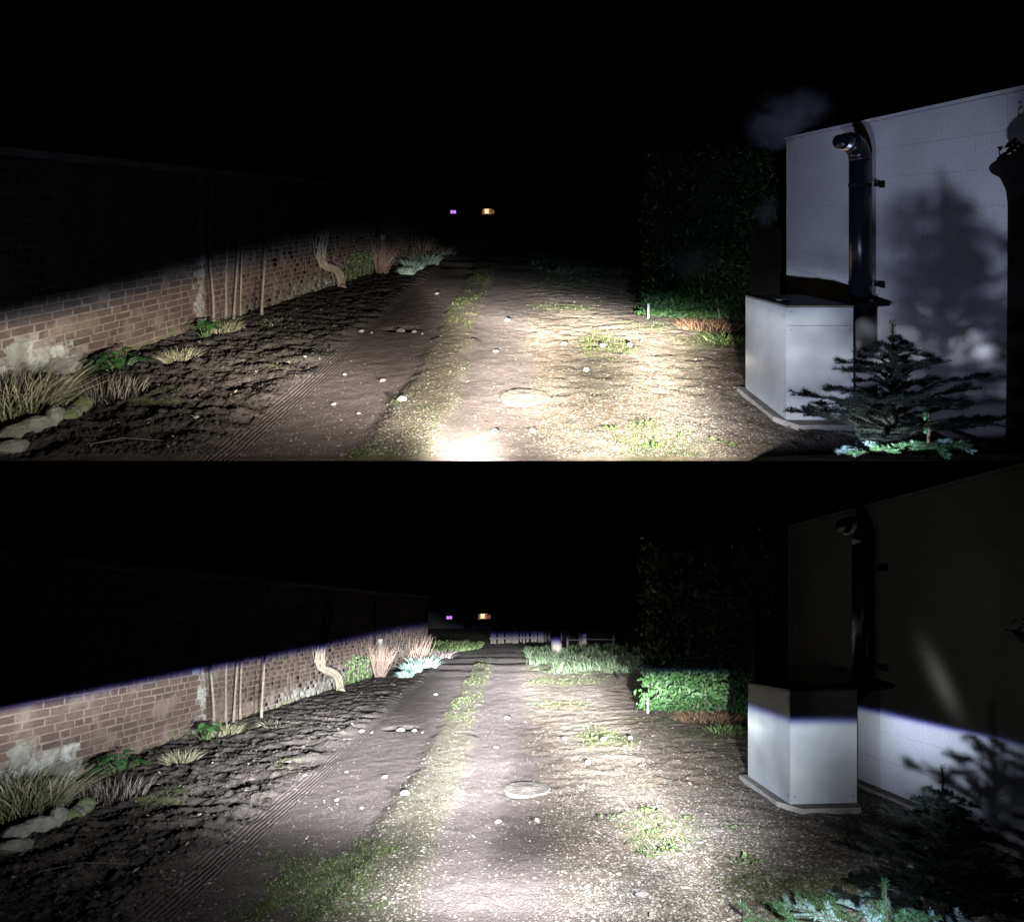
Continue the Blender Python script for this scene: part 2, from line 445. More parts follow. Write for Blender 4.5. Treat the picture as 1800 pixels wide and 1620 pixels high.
class G:
    """collects shapes in lane coordinates (u across, v along, h up)"""
    def __init__(s): s.V = []; s.F = []; s.r = []
    def add(s, V, F, r=None):
        b = len(s.V); s.V += [tuple(p) for p in V]; s.F += [tuple(i + b for i in f) for f in F]
        s.r += [random.random() if r is None else r] * len(V)
    def box(s, c, d, t=None, jit=0., taper=0.):
        """box centred at c with half sizes d; t = plan direction of its length axis (second axis)"""
        t = t or (0, 1); l = math.hypot(*t); t = (t[0] / l, t[1] / l); n = (t[1], -t[0])
        V = []
        for k in (-1, 1):
            q = 1 - taper * (k > 0)
            for (i, j) in ((-1, -1), (1, -1), (1, 1), (-1, 1)):
                x = i * d[0] * q; y = j * d[1] * q
                V.append((c[0] + n[0] * x + t[0] * y + random.uniform(-jit, jit), c[1] + n[1] * x + t[1] * y + random.uniform(-jit, jit),
                          c[2] + k * d[2] + random.uniform(-jit, jit)))
        s.add(V, [(3, 2, 1, 0), (4, 5, 6, 7), (0, 1, 5, 4), (1, 2, 6, 5), (2, 3, 7, 6), (3, 0, 4, 7)])
    def tube(s, P, R, n=8, cap=True, wob=0.):
        P = [Vector(p) for p in P]; m = len(P)
        if not hasattr(R, '__len__'): R = [R] * m
        V = []; F = []; ref = None
        for i in range(m):
            t = (P[min(i + 1, m - 1)] - P[max(i - 1, 0)]).normalized()
            if ref is None: ref = Vector((1, 0, 0)) if abs(t.x) < .8 else Vector((0, 1, 0))
            x = (ref - t * ref.dot(t)).normalized(); ref = x; y = t.cross(x)
            for j in range(n):
                a = 2 * math.pi * j / n; r = R[i] * (1 + random.uniform(-wob, wob))
                V.append(P[i] + x * (math.cos(a) * r) + y * (math.sin(a) * r))
        for i in range(m - 1):
            for j in range(n):
                F.append((i * n + j, i * n + (j + 1) % n, (i + 1) * n + (j + 1) % n, (i + 1) * n + j))
        if cap: F += [tuple(range(n))[::-1], tuple(range((m - 1) * n, m * n))]
        s.add(V, F)
    def lathe(s, c, prof, n=20):
        V = []; F = []; m = len(prof)
        for (r, h) in prof:
            for j in range(n):
                a = 2 * math.pi * j / n; V.append((c[0] + r * math.cos(a), c[1] + r * math.sin(a), c[2] + h))
        for i in range(m - 1):
            for j in range(n): F.append((i * n + j, i * n + (j + 1) % n, (i + 1) * n + (j + 1) % n, (i + 1) * n + j))
        F += [tuple(range(n))[::-1], tuple(range((m - 1) * n, m * n))]
        s.add(V, F)
    def rock(s, c, d, seed, rz=0., ang=.25, n=(7, 10)):
        rr = random.Random(seed); V = []; F = []
        dirs = [Vector((rr.gauss(0, 1), rr.gauss(0, 1), rr.gauss(0, 1))).normalized() for _ in range(9)]
        ds = [rr.uniform(.62, .95) for _ in dirs]
        cz, sz = math.cos(rz), math.sin(rz)
        for i in range(n[0] + 1):
            th = math.pi * i / n[0]
            for j in range(n[1]):
                ph = 2 * math.pi * j / n[1]
                p = Vector((math.sin(th) * math.cos(ph), math.sin(th) * math.sin(ph), math.cos(th)))
                k = 1.
                for q, e in zip(dirs, ds):
                    f = p.dot(q)
                    if f > e: k = min(k, e / f)
                p = p * (k * (1 + rr.uniform(-.04, .04)))
                x, y, z = p.x * d[0], p.y * d[1], p.z * d[2]
                V.append((c[0] + x * cz - y * sz, c[1] + x * sz + y * cz, c[2] + z))
        for i in range(n[0]):
            for j in range(n[1]):
                F.append((i * n[1] + j, (i + 1) * n[1] + j, (i + 1) * n[1] + (j + 1) % n[1], i * n[1] + (j + 1) % n[1]))
        s.add(V, F)
    def build(s, name, mat, lane, root=None, smooth=False, parent=None):
        W = lane.W(s.V)
        o0 = np.array(root.location) if root else np.zeros(3)
        me = mesh_from(name, W - o0, s.F, mat, {'rnd': ('POINT', s.r)}, smooth)
        return link(name, me, parent or root)

def thing(lane, name, u, v, label, cat, group=None, h=None):
    o = bpy.data.objects.new(name, None); COL.objects.link(o)
    o.empty_display_size = .1
    o.location = lane.w1(u, v, lane.g(u, v) if h is None else h)
    return tag(o, label, cat, group)

def single(g, lane, name, mat, u, v, label, cat, group=None, smooth=False, h=0.):
    """a thing that is one mesh, its origin at its base"""
    b = lane.w1(u, v, h)
    me = mesh_from(name, lane.W(g.V) - np.array(b), g.F, mat, {'rnd': ('POINT', g.r)}, smooth)
    o = link(name, me); o.location = b
    return tag(o, label, cat, group)

rng = np.random.default_rng(11)

def blades(B, H, lean, width, seg=3, curl=.5):
    """ribbons: bases B (n,3), heights H, lean vectors (n,2), widths -> V, F(tri), rnd"""
    n = len(B); a = rng.uniform(0, 2 * np.pi, n)
    side = np.stack([np.cos(a), np.sin(a), np.zeros(n)], 1) * np.asarray(width).reshape(-1, 1)
    V = np.zeros((n, 2 * seg + 1, 3))
    for i in range(seg + 1):
        t = i / seg
        c = B.copy()
        c[:, :2] += lean * (t ** 1.6)[..., None] if hasattr(t, 'shape') else lean * (t ** 1.6)
        c[:, 2] += H * (t - curl * .35 * t * t)
        if i < seg:
            wd = 1 - .6 * t
            V[:, 2 * i] = c - side * wd; V[:, 2 * i + 1] = c + side * wd
        else: V[:, 2 * seg] = c
    F = []
    for i in range(seg - 1): F += [(2 * i, 2 * i + 1, 2 * i + 3), (2 * i, 2 * i + 3, 2 * i + 2)]
    F.append((2 * seg - 2, 2 * seg - 1, 2 * seg))
    F = np.array(F)
    k = 2 * seg + 1
    FF = (F[None] + (np.arange(n) * k)[:, None, None]).reshape(-1, 3)
    return V.reshape(-1, 3), FF, np.repeat(rng.random(n), k)

def leaves(C, size, nrm, ratio=.42, droop=.2):
    """folded leaves of 6 points, 4 triangles"""
    n = len(C); size = np.asarray(size).reshape(-1, 1)
    nrm = nrm / np.linalg.norm(nrm, axis=1, keepdims=True)
    t = rng.normal(size=(n, 3)); t[:, 2] -= .6
    t -= nrm * (t * nrm).sum(1, keepdims=True); t /= np.linalg.norm(t, axis=1, keepdims=True)
    b = np.cross(nrm, t)
    V = np.stack([C - t * size * .5, C + b * size * ratio * .5 + nrm * size * .1, C - b * size * ratio * .5 + nrm * size * .1,
                  C + nrm * 0, C + t * size * .5 - nrm * size * droop], 1)
    F = np.array([(0, 3, 1), (0, 2, 3), (3, 4, 1), (3, 2, 4)])
    FF = (F[None] + (np.arange(n) * 5)[:, None, None]).reshape(-1, 3)
    return V.reshape(-1, 3), FF, np.repeat(rng.random(n), 5)

def soup(lane, name, parts, mat, root=None, kind=None, parent=None):
    V = []; F = []; R = []; b = 0
    for (v, f, r) in parts: V.append(v); F.append(f + b); R.append(r); b += len(v)
    V = lane.W(np.concatenate(V)); F = np.concatenate(F); R = np.concatenate(R)
    if root: V = V - np.array(root.location)
    o = link(name, mesh_from(name, V, F, mat, {'rnd': ('POINT', R)}), parent or root)
    if kind: o['kind'] = kind
    return o


# ------------------------------------------------------------------ ground
def ground(lane):
    vv = np.concatenate([np.geomspace(lane.vmin, 20, 430), np.geomspace(20, 110, 60)[1:]])
    ss = np.linspace(-1, 1, 470)
    ss = np.sign(ss) * (np.abs(ss) ** 1.25)
    half = np.maximum(6.2, vv * .95)
    U = ss[None, :] * half[:, None]; Vv = np.repeat(vv[:, None], len(ss), 1)
    Z = gh(U, Vv)
    if lane is UP: Z = Z * sst(lane.vmin, lane.vmin + .12, Vv)
    soil, strip, gravel, rut, moss = zones(U, Vv)
    P = lane.W(np.stack([U.ravel(), Vv.ravel(), Z.ravel()], 1))
    nr, nc = U.shape
    i = np.arange(nr - 1)[:, None] * nc + np.arange(nc - 1)[None]
    F = np.stack([i, i + 1, i + nc + 1, i + nc], -1).reshape(-1, 4)
    tread = sst(.16, .06, np.abs(U + 1.86)) * sst(15, 9, Vv) * sst(2.6, 3.4, Vv) * .5
    at = dict(soil=soil, strip=strip, gravel=gravel, moss=moss, lat=U, tread=tread)
    me = mesh_from('ground', P, F, 'ground', {k: ('POINT', a.ravel()) for k, a in at.items()}, True)
    o = link('ground', me)
    tag(o, 'dirt and gravel ground of the %s lane with two wheel ruts' % lane.word, kind='structure')
    if lane is UP:      # the body of the bank beneath the upper lane and the added wall-shading shelf
        g = G()
        a, b, y = .42, 110, 105
        V = [(-104, 110, 45.), (104, 110, 45.), (104, 110, .0004), (-104, 110, .0004), (-6.2, 3.776, .0004), (6.2, 3.776, .0004)]
        me = mesh_from('bank', V, [(0, 1, 2, 3), (3, 2, 5, 4)], 'clod')
        tag(link('bank', me), kind='structure')
        V = [(1.4, 2.32, .0006), (3.3, 2.32, .0006), (3.3, 3.80, .0006), (1.5, 3.80, .0006)]
        V += [(1.41, 2.33, .002), (3.3, 2.33, .002), (3.3, 3.80, .05), (1.6, 3.80, .03)]
        me = mesh_from('shelf', V, [(3, 2, 1, 0), (4, 5, 6, 7), (0, 1, 5, 4), (1, 2, 6, 5), (2, 3, 7, 6), (3, 0, 4, 7)], 'clod')
        tag(link('added_shelf', me), kind='structure')
    return o

def scatter_uv(lane, n, vmax, ulim):
    t = rng.random(n)
    a = 1 / (lane.vmin + .05); b = 1 / vmax
    v = 1 / (b + (a - b) * t)
    u = rng.uniform(-1, 1, n) * np.minimum(ulim, v * .95)
    return u, v

OCT = np.array([(1, 0, 0), (0, 1, 0), (-1, 0, 0), (0, -1, 0), (0, 0, 1), (0, 0, -1.)])
OCF = np.array([(0, 1, 4), (1, 2, 4), (2, 3, 4), (3, 0, 4), (1, 0, 5), (2, 1, 5), (3, 2, 5), (0, 3, 5)])
PRI = np.array([(1, .35, 0), (.3, 1, 0), (-.75, .75, .1), (-1, -.2, 0), (-.35, -.95, 0), (.75, -.7, 0), (.15, .1, .8), (-.2, -.25, .85)])
PRF = np.array([(0, 1, 6), (1, 2, 6), (2, 7, 6), (2, 3, 7), (3, 4, 7), (4, 5, 7), (5, 6, 7), (5, 0, 6)])

def pebble_soup(u, v, r, flat=.6, sink=.15):
    n = len(u); a = rng.uniform(0, 2 * np.pi, n)
    s = rng.uniform(.7, 1.35, (n, 3)); s[:, 2] *= flat
    B = PRI[None] * s[:, None] + rng.uniform(-.12, .12, (n, 8, 3))
    x = B[..., 0] * np.cos(a)[:, None] - B[..., 1] * np.sin(a)[:, None]
    y = B[..., 0] * np.sin(a)[:, None] + B[..., 1] * np.cos(a)[:, None]
    P = np.stack([x, y, B[..., 2]], -1) * r[:, None, None]
    P[..., 0] += u[:, None]; P[..., 1] += v[:, None]; P[..., 2] += (gh(u, v) - sink * r)[:, None]
    F = (PRF[None] + (np.arange(n) * 8)[:, None, None]).reshape(-1, 3)
    return P.reshape(-1, 3), F, np.repeat(rng.random(n) ** 1.3, 8)

def litter(lane):
    u, v = scatter_uv(lane, 150000, 16, 6)
    soil, strip, gravel, rut, moss = zones(u, v)
    p = gravel * .95 + strip * .55 + rut * .12 + soil * .015
    keep = (rng.random(len(u)) < p * (1 - .5 * moss)) & (u > -4.3) & (u < 3.2)
    u, v = u[keep][:52000], v[keep][:52000]
    r = np.clip(rng.lognormal(np.log(.006), .4, len(u)), .003, .015)
    o = soup(lane, 'gravel', [pebble_soup(u, v, r)], 'pebble', kind='stuff')
    tag(o, 'loose tan gravel strewn over the %s lane' % lane.word)
    u, v = scatter_uv(lane, 90000, 18, 4.5)
    soil = zones(u, v)[0]
    keep = (rng.random(len(u)) < soil * .8) & (u > -4.85 + .103 * v)
    u, v = u[keep][:17000], v[keep][:17000]
    r = np.clip(rng.lognormal(np.log(.009), .6, len(u)), .003, .05)
    o = soup(lane, 'soil_clods', [pebble_soup(u, v, r, .8, .1)], 'clod', kind='stuff')
    tag(o, 'dark crumbled soil clods in the border of the %s lane' % lane.word)
    u, v = scatter_uv(lane, 3000, 16, 4.3)
    soil, strip, gravel, rut, moss = zones(u, v)
    keep = (rng.random(len(u)) < soil * .4 + gravel * .1 + rut * .03) & (u > -4.8 + .103 * v) & (u < 2.8)
    u, v = u[keep][:480], v[keep][:480]
    C = np.stack([u, v, gh(u, v) + .012], 1)
    nr = rng.normal(size=(len(u), 3)) * .35; nr[:, 2] += 1
    o = soup(lane, 'fallen_leaves', [leaves(C, rng.uniform(.02, .055, len(u)), nr, .5, -.15)], 'dead_leaf', kind='stuff')
    tag(o, 'small pale dead leaves scattered on the %s lane and border' % lane.word)
    # short grass and moss blades
    u, v = scatter_uv(lane, 160000, 24, 6)
    moss = zones(u, v)[4]
    keep = (rng.random(len(u)) < moss * .9) & (u > -3.4) & (u < 4.6)
    u, v = u[keep][:30000], v[keep][:30000]
    B = np.stack([u, v, gh(u, v) - .003], 1); n = len(u)
    tall = sst(14.5, 16, v) * (u > .3)
    H = rng.uniform(.008, .026, n) * (1 + .6 * sst(7, 10, v)) + .0 * tall
    o = soup(lane, 'short_grass', [blades(B, H, rng.normal(size=(n, 2)) * .012, rng.uniform(.0015, .003, n) * (1 + v * .06), 2)], 'grass', kind='stuff')
    tag(o, 'short green grass and moss between the ruts of the %s lane' % lane.word)


# ------------------------------------------------------------------ brick wall
WU0, WS = -4.856, .103
def wall_pt(v): return WU0 + WS * v

def brick_wall(lane):
    W0, W1 = (4.3 if lane is UP else 3.6), 20.2
    wd = lane.word
    root = thing(lane, 'brick_wall', wall_pt(W0), W0, 'old red brick garden wall with pale pointing along the %s lane' % wd, 'wall', h=0.)
    l = math.hypot(WS, 1); t = np.array((WS / l, 1 / l, 0)); n = np.array((1 / l, -WS / l, 0)); up = np.array((0, 0, 1.))
    o0 = np.array(root.location)
    def at(s, d, h):               # s along (as v), d proud of the face
        return np.array((wall_pt(s), s, 0)) + n * d + up * h
    def stain(P):
        v = P[:, 1]; h = P[:, 2]
        nz = fbm(v * 3, h * 5, 5, 3) - .5
        lime = sst(5.95, 5.4, v + nz) * sst(.5, .2, h + nz * .5)
        lime = np.maximum(lime, .8 * sst(.1, .04, np.abs(v - 7.77)) * (1 - .0 * h))
        lime = np.maximum(lime, .7 * sst(9, 11, v) * sst(.45, .15, h + nz * .3) * sst(16, 14, v))
        moss = sst(.16, .05, h + nz * .2) * .7
        return lime, moss
    # brick mesh variants, shared between pieces
    var = {}
    CH = .0775; BH = .0655
    def brick_verts(L_, rs):
        x0 = -L_ / 2; x1 = L_ / 2; y = BH / 2; c = .006; q = []
        for (d, e) in ((-.045, 0), (0., 0), (.005, c)):
            for (a, b) in ((x0 + e, -y + e), (x1 - e, -y + e), (x1 - e, y - e), (x0 + e, y - e)):
                j = rs.uniform(-.008, .006) if d >= 0 else 0; j2 = rs.uniform(-.005, .005) if d >= 0 else 0
                q.append(t * (a + j) + n * (d + (rs.uniform(-.0014, .0014) if d > 0 else 0)) + up * (b + j2))
        return np.array(q)
    BF = [(0, 1, 5, 4), (1, 2, 6, 5), (2, 3, 7, 6), (3, 0, 4, 7), (4, 5, 9, 8), (5, 6, 10, 9), (6, 7, 11, 10), (7, 4, 8, 11), (8, 9, 10, 11)]
    rs = random.Random(3)
    allb = []
    for r in range(26):
        s = W0 + rs.uniform(0, .2); h = .01 + CH * (r + .5)
        while s < W1:
            L_ = rs.choice((.215, .215, .215, .205, .102, .105))
            allb.append((s + L_ / 2, h, L_, rs.random())); s += L_ + rs.uniform(.010, .016)
    cand = sorted([b for b in allb if b[0] > 4.75 and b[1] < 1.06], key=lambda b: b[0])[:300]
    cs = set(id(b) for b in cand)
    lane_lime = {}
    for b in cand:
        P = at(b[0], .004 + .003 * (b[3] - .5), b[1])
        lm, mo = stain(P[None]); lq = int(round(float(lm[0]) * 3)); mq = int(round(float(mo[0]) * 2))
        key = (b[2], int(b[3] * 6), lq, mq)
        if key not in var:
            q = lane.L(brick_verts(b[2], rs))
            var[key] = mesh_from('brick', q, BF, 'brick', {'rnd': ('POINT', [(key[1] + .5) / 6] * 12), 'lime': ('POINT', [lq / 3] * 12), 'mossy': ('POINT', [mq / 2] * 12)})
        link('brick', var[key], root, lane.W(P[None])[0] - o0)
    Vs = []; Fs = []; R = []; Lm = []; Mo = []; k = 0
    for b in allb:
        if id(b) in cs: continue
        q = brick_verts(b[2], rs) + at(b[0], .004 + .003 * (b[3] - .5), b[1])
        Vs.append(q); Fs += [tuple(i + k for i in f) for f in BF]; k += 12; R += [b[3]] * 12
        a, c = stain(q); Lm += list(a); Mo += list(c)
    V = lane.W(np.concatenate(Vs)) - o0
    o = link('brickwork', mesh_from('brickwork', V, np.array(Fs), 'brick', {'rnd': ('POINT', R), 'lime': ('POINT', Lm), 'mossy': ('POINT', Mo)}), root)
    o['kind'] = 'stuff'
    # mortar core, its face a subdivided sheet so that staining varies along it
    sv = np.linspace(W0 - .05, W1, 220); hv = np.linspace(-.1, 2.03, 26)
    A_, H_ = np.meshgrid(sv, hv)
    P = np.stack([wall_pt(A_) , A_, H_], -1).reshape(-1, 3)
    P = P + n * ((fbm(P[:, 1] * 25, P[:, 2] * 25, 8, 2) - .5) * .005 + .0055)[:, None]
    i = np.arange(25)[:, None] * 220 + np.arange(219)[None]
    F = np.stack([i, i + 1, i + 221, i + 220], -1).reshape(-1, 4)
    lm, mo = stain(P)
    m = link('mortar', mesh_from('mortar', lane.W(P) - o0, F, 'mortar', {'lime': ('POINT', lm), 'mossy': ('POINT', mo)}, True), root)
    g = G(); c = at((W0 + W1) / 2, -.14, .965)
    g.box(c, (.10, (W1 - W0) / 2 * l, 1.06), (WS, 1)); g.build('wall_core', 'mortar', lane, root)
    s = W0
    while s < W1 - .1:
        L_ = rs.uniform(.5, .75); L_ = min(L_, W1 - s); g = G()
        c = at(s + L_ / 2, -.1, 2.075)
        g.box(c, (.19, L_ / 2 * l - .006, .035), (WS, 1), .006)
        g.build('coping_stone', 'coping', lane, root); s += L_
    # rough patches of old render clinging to the foot of the wall
    for (pv, ph, a, b, sd) in [(5.2, .33, .16, .16, 1), (5.62, .12, .2, .1, 2), (6.05, .1, .1, .05, 3)]:
        if pv < W0: continue
        rr = random.Random(sd); V = [at(pv, .02, ph)]; m_ = 16
        for j in range(m_):
            q = 2 * math.pi * j / m_; k = rr.uniform(.6, 1.1)
            V.append(at(pv + math.cos(q) * a * k * .8, .018, ph + math.sin(q) * b * k * .8))
        for j in range(m_):
            q = V[j + 1]; d = (q - V[0]) * .14
            V.append(q + d - n * .022)
        F = [(0, 1 + j, 1 + (j + 1) % m_) for j in range(m_)] + [(1 + j, 1 + m_ + j, 1 + m_ + (j + 1) % m_, 1 + (j + 1) % m_) for j in range(m_)]
        g = G(); g.add(V, F); g.build('render_patch', 'stone', lane, root)
    return root

def downpipe(lane):
    v = 14.5; u = wall_pt(v) + .09
    r = thing(lane, 'downpipe', u, v, 'slim dark pipe standing up the brick wall beyond the vine, %s lane' % lane.word, 'pipe')
    g = G(); g.tube([(u, v, 0), (u, v, 2.0)], .03, 8); g.build('pipe', 'blackpipe', lane, r, True)
    for h in (.6, 1.5):
        g = G(); g.box((u - .03, v, h), (.05, .045, .015)); g.build('bracket', 'blackiron', lane, r)
    v2 = 14.9; u2 = wall_pt(v2) + .1
    g = G(); g.box((u2, v2, .45), (.05, .05, .47), None, .004)
    single(g, lane, 'wall_post', 'whitestone', u2, v2, 'short whitened post against the brick wall beside the pipe, %s lane' % lane.word, 'post')


# ------------------------------------------------------------------ outbuilding, boiler, flue
HU0, HS = 3.28, -.08
def house_u(v): return HU0 + HS * v

def outbuilding(lane):
    V0, V1 = (3.36 if lane is UP else 2.6), 6.08
    root = thing(lane, 'outbuilding', house_u(V1), V1, 'white painted block outbuilding beside the %s lane' % lane.word, 'building', h=0.)
    l = math.hypot(HS, 1); t = np.array((HS / l, 1 / l, 0)); n = np.array((-1 / l, HS / l, 0))
    def at(s, d, h): return np.array((house_u(s), s, 0)) + n * d + np.array((0, 0, h))
    rs = random.Random(5); CH = .2245
    for r in range(10):
        s = V1; first = True
        while s > V0 + .02:
            L_ = (.225 if first and r % 2 else .45); first = False
            e = max(V0, s - L_)
            if e - V0 < .12: e = V0
            if s - e > .03:
                ax0, ax1 = e + .003, s - .0; h0, h1 = .045 + r * CH + .0015, .045 + (r + 1) * CH - .0015
                if e == V0: ax0 = e
                d = rs.uniform(-.0006, .0006); g = G(); c = .003
                V = [at(a, -.04, b) for a, b in ((ax0, h0), (ax1, h0), (ax1, h1), (ax0, h1))]
                V += [at(a, .0005 + d, b) for a, b in ((ax0, h0), (ax1, h0), (ax1, h1), (ax0, h1))]
                V += [at(a, .0012 + d, b) for a, b in ((ax0 + c, h0 + c), (ax1 - c, h0 + c), (ax1 - c, h1 - c), (ax0 + c, h1 - c))]
                g.add(V, [(0, 4, 5, 1), (1, 5, 6, 2), (2, 6, 7, 3), (3, 7, 4, 0), (4, 8, 9, 5), (5, 9, 10, 6), (6, 10, 11, 7), (7, 11, 8, 4), (8, 11, 10, 9)])
                if (lane.W(V)[:, 2].max()) > .002 or not lane.clamp:
                    g.build('block', 'block', lane, root)
            s = e
    # wall body: joints' painted face, return wall, back
    g = G()
    p = [at(V0, -.002, 0), at(V1 - .004, -.002, 0), at(V1 - .004, -2.6, 0), at(V0, -2.6, 0)]
    V = [q + np.array((0, 0, -.02)) for q in p] + [q + np.array((0, 0, 2.29)) for q in p]
    g.add(V, [(0, 1, 2, 3), (4, 7, 6, 5), (0, 4, 5, 1), (1, 5, 6, 2), (2, 6, 7, 3), (3, 7, 4, 0)])
    g.build('wall', 'joint', lane, root)
    g = G()
    p = [at(V0, .012, 0), at(V1 + .012, .012, 0), at(V1 + .012, -2.62, 0), at(V0, -2.62, 0)]
    V = [q + np.array((0, 0, 2.2915)) for q in p] + [q + np.array((0, 0, 2.315)) for q in p]
    g.add(V, [(3, 2, 1, 0), (4, 5, 6, 7), (0, 1, 5, 4), (1, 2, 6, 5), (2, 3, 7, 6), (3, 0, 4, 7)])
    g.build('roof', 'block', lane, root)
    g = G()                                       # concrete footing ledge along the foot of the wall
    p = [at(max(V0, 3.3), .09, 0), at(5.0, .09, 0), at(5.0, .004, 0), at(max(V0, 3.3), .004, 0)]
    V = [q + np.array((0, 0, -.03)) for q in p] + [q + np.array((0, 0, .04)) for q in p]
    g.add(V, [(0, 1, 2, 3), (4, 7, 6, 5), (0, 4, 5, 1), (1, 5, 6, 2), (2, 6, 7, 3), (3, 7, 4, 0)])
    g.build('footing', 'concrete', lane, root)
    return root

def boiler(lane):
    wd = lane.word
    u0, u1, v0, v1 = 2.012, 2.50, 4.375, 5.14
    hb = .045
    # concrete base
    g = G()
    V = [(u0 - .06, v1 + .05, 0), (u0 - .065, v0 + .08, 0), (u0 + .04, v0 - .1, 0), (u1 - .03, v0 - .1, 0), (u1 + .04, v0 + .05, 0), (u1 + .04, v1 + .05, 0)]
    V = [(a, b, -.03) for a, b, c in V] + [(a, b, hb) for a, b, c in V]
    m = 6
    g.add(V, [tuple(range(m)), tuple(range(m, 2 * m))[::-1]] + [(i, m + i, m + (i + 1) % m, (i + 1) % m) for i in range(m)])
    single(g, lane, 'concrete_base', 'concrete', u0, v0, 'low concrete base slab under the pale boiler cabinet, %s lane' % wd, 'slab')
    r = thing(lane, 'boiler_cabinet', (u0 + u1) / 2, v0, 'pale grey metal boiler cabinet on a concrete base beside the %s lane' % wd, 'boiler', h=hb)
    hf, hk = .88, .845
    b0 = hb + .002
    def hexa(P0, P1, mat, name):
        g = G(); g.add(P0 + P1, [(3, 2, 1, 0), (4, 5, 6, 7), (0, 1, 5, 4), (1, 2, 6, 5), (2, 3, 7, 6), (3, 0, 4, 7)])
        return g.build(name, mat, lane, r)
    i = .012
    hexa([(u0 + i, v0 + i, b0), (u1 - i, v0 + i, b0), (u1 - i, v1 - i, b0), (u0 + i, v1 - i, b0)],
         [(u0 + i, v0 + i, hf - .02), (u1 - i, v0 + i, hf - .02), (u1 - i, v1 - i, hk - .02), (u0 + i, v1 - i, hk - .02)], 'roofedge', 'carcass')
    c = .003
    hs = .735
    for (a, b, nm) in ((b0, hs, 'front_panel'), (hs + .003, hf - .012, 'front_panel')):
        hexa([(u0 + .004, v0, a), (u1 - .002, v0, a), (u1 - .002, v0 + i - .001, a), (u0 + .004, v0 + i - .001, a)],
             [(u0 + .004, v0, b), (u1 - .002, v0, b), (u1 - .002, v0 + i - .001, b), (u0 + .004, v0 + i - .001, b)], 'enamel', nm)
    for (x0, x1) in ((u0 - .002, u0 + i - .001), (u1 - i + .001, u1 + .0015)):
        hexa([(x0, v0 + .003, b0), (x1, v0 + .003, b0), (x1, v1, b0), (x0, v1, b0)],
             [(x0, v0 + .003, hf - .012), (x1, v0 + .003, hf - .012), (x1, v1, hk - .012), (x0, v1, hk - .012)], 'enamel', 'side_panel')
    hexa([(u0 - .004, v0 - .004, hf - .010), (u1 + .003, v0 - .004, hf - .010), (u1 + .003, v1 + .004, hk - .010), (u0 - .004, v1 + .004, hk - .010)],
         [(u0 - .004, v0 - .004, hf + .004), (u1 + .003, v0 - .004, hf + .004), (u1 + .003, v1 + .004, hk + .004), (u0 - .004, v1 + .004, hk + .004)], 'lid', 'lid')
    # dark shelf bridging the gap between cabinet and wall, with its bracket
    xr = house_u(v0 + .25) - .02
    hexa([(u1 + .006, v0 + .06, hf - .03), (xr - .02, v0 + .16, hf - .025), (xr - .03, v1 - .1, hk - .03), (u1 + .006, v1 - .1, hk - .03)],
         [(u1 + .006, v0 + .06, hf - .006), (xr - .02, v0 + .16, hf + .0), (xr - .03, v1 - .1, hk - .006), (u1 + .006, v1 - .1, hk - .006)], 'blackiron', 'shelf')
    g = G(); g.add([(u1 + .006, v0 + .09, hf - .031), (u1 + .2, v0 + .13, hf - .031), (u1 + .006, v0 + .09, hf - .17),
                    (u1 + .006, v0 + .11, hf - .031), (u1 + .2, v0 + .15, hf - .031), (u1 + .006, v0 + .11, hf - .17)],
                   [(0, 2, 1), (3, 4, 5), (0, 1, 4, 3), (1, 2, 5, 4), (2, 0, 3, 5)]); g.build('bracket', 'blackiron', lane, r)
    g = G(); g.lathe((u0 + .1, v0 + .28, hf - .012), [(.05, .0), (.05, .014), (.042, .018)], 16); g.build('cap', 'enamel', lane, r, True)
    for (sx, sh) in ((u0 + .03, .1), (u1 - .03, .1), (u0 + .03, hs - .03), (u1 - .03, hs - .03), (u0 + .03, hf - .04), (u1 - .03, hf - .04)):
        g = G(); g.box((sx, v0 - .001, sh), (.004, .002, .004)); g.build('screw', 'silver', lane, r)
    for (sv, sh) in ((v0 + .04, .1), (v1 - .05, .1), (v0 + .04, .8), (v1 - .05, .77)):
        g = G(); g.box((u0 - .003, sv, sh), (.002, .004, .004)); g.build('screw', 'silver', lane, r)
    # flue
    fu, fv = 2.755, 4.73
    f = thing(lane, 'flue_pipe', fu, fv, 'black vertical flue pipe with elbow and metal outlet on the white wall, %s lane' % wd, 'flue', h=.84)
    g = G(); g.tube([(fu, fv, .84), (fu, fv, 1.98)], .078, 20); g.build('pipe', 'blackpipe', lane, f, True)
    g = G(); g.tube([(fu, fv, .838), (fu, fv, .88)], .09, 20); g.build('collar', 'blackpipe', lane, f, True)
    P = []; R = .13
    for k in range(9):
        a = math.pi / 2 * k / 8
        P.append((fu - R * (1 - math.cos(a)) * .93, fv - R * (1 - math.cos(a)) * .5, 1.98 + R * math.sin(a)))
    g = G(); g.tube(P, .080, 20); g.build('elbow', 'blackpipe', lane, f, True)
    d = Vector((-.93, -.4, 0)).normalized(); p = Vector(P[-1])
    g = G(); g.tube([p, p + d * .02, p + d * .021, p + d * .05, p + d * .051, p + d * .075], [.066, .066, .07, .07, .062, .062], 20)
    ou = g.build('outlet', 'silver', lane, f, True)
    g = G(); g.tube([p + d * .074, p + d * .12], [.058, .054], 20); g.build('outlet_mouth', 'blackpipe', lane, f, True)
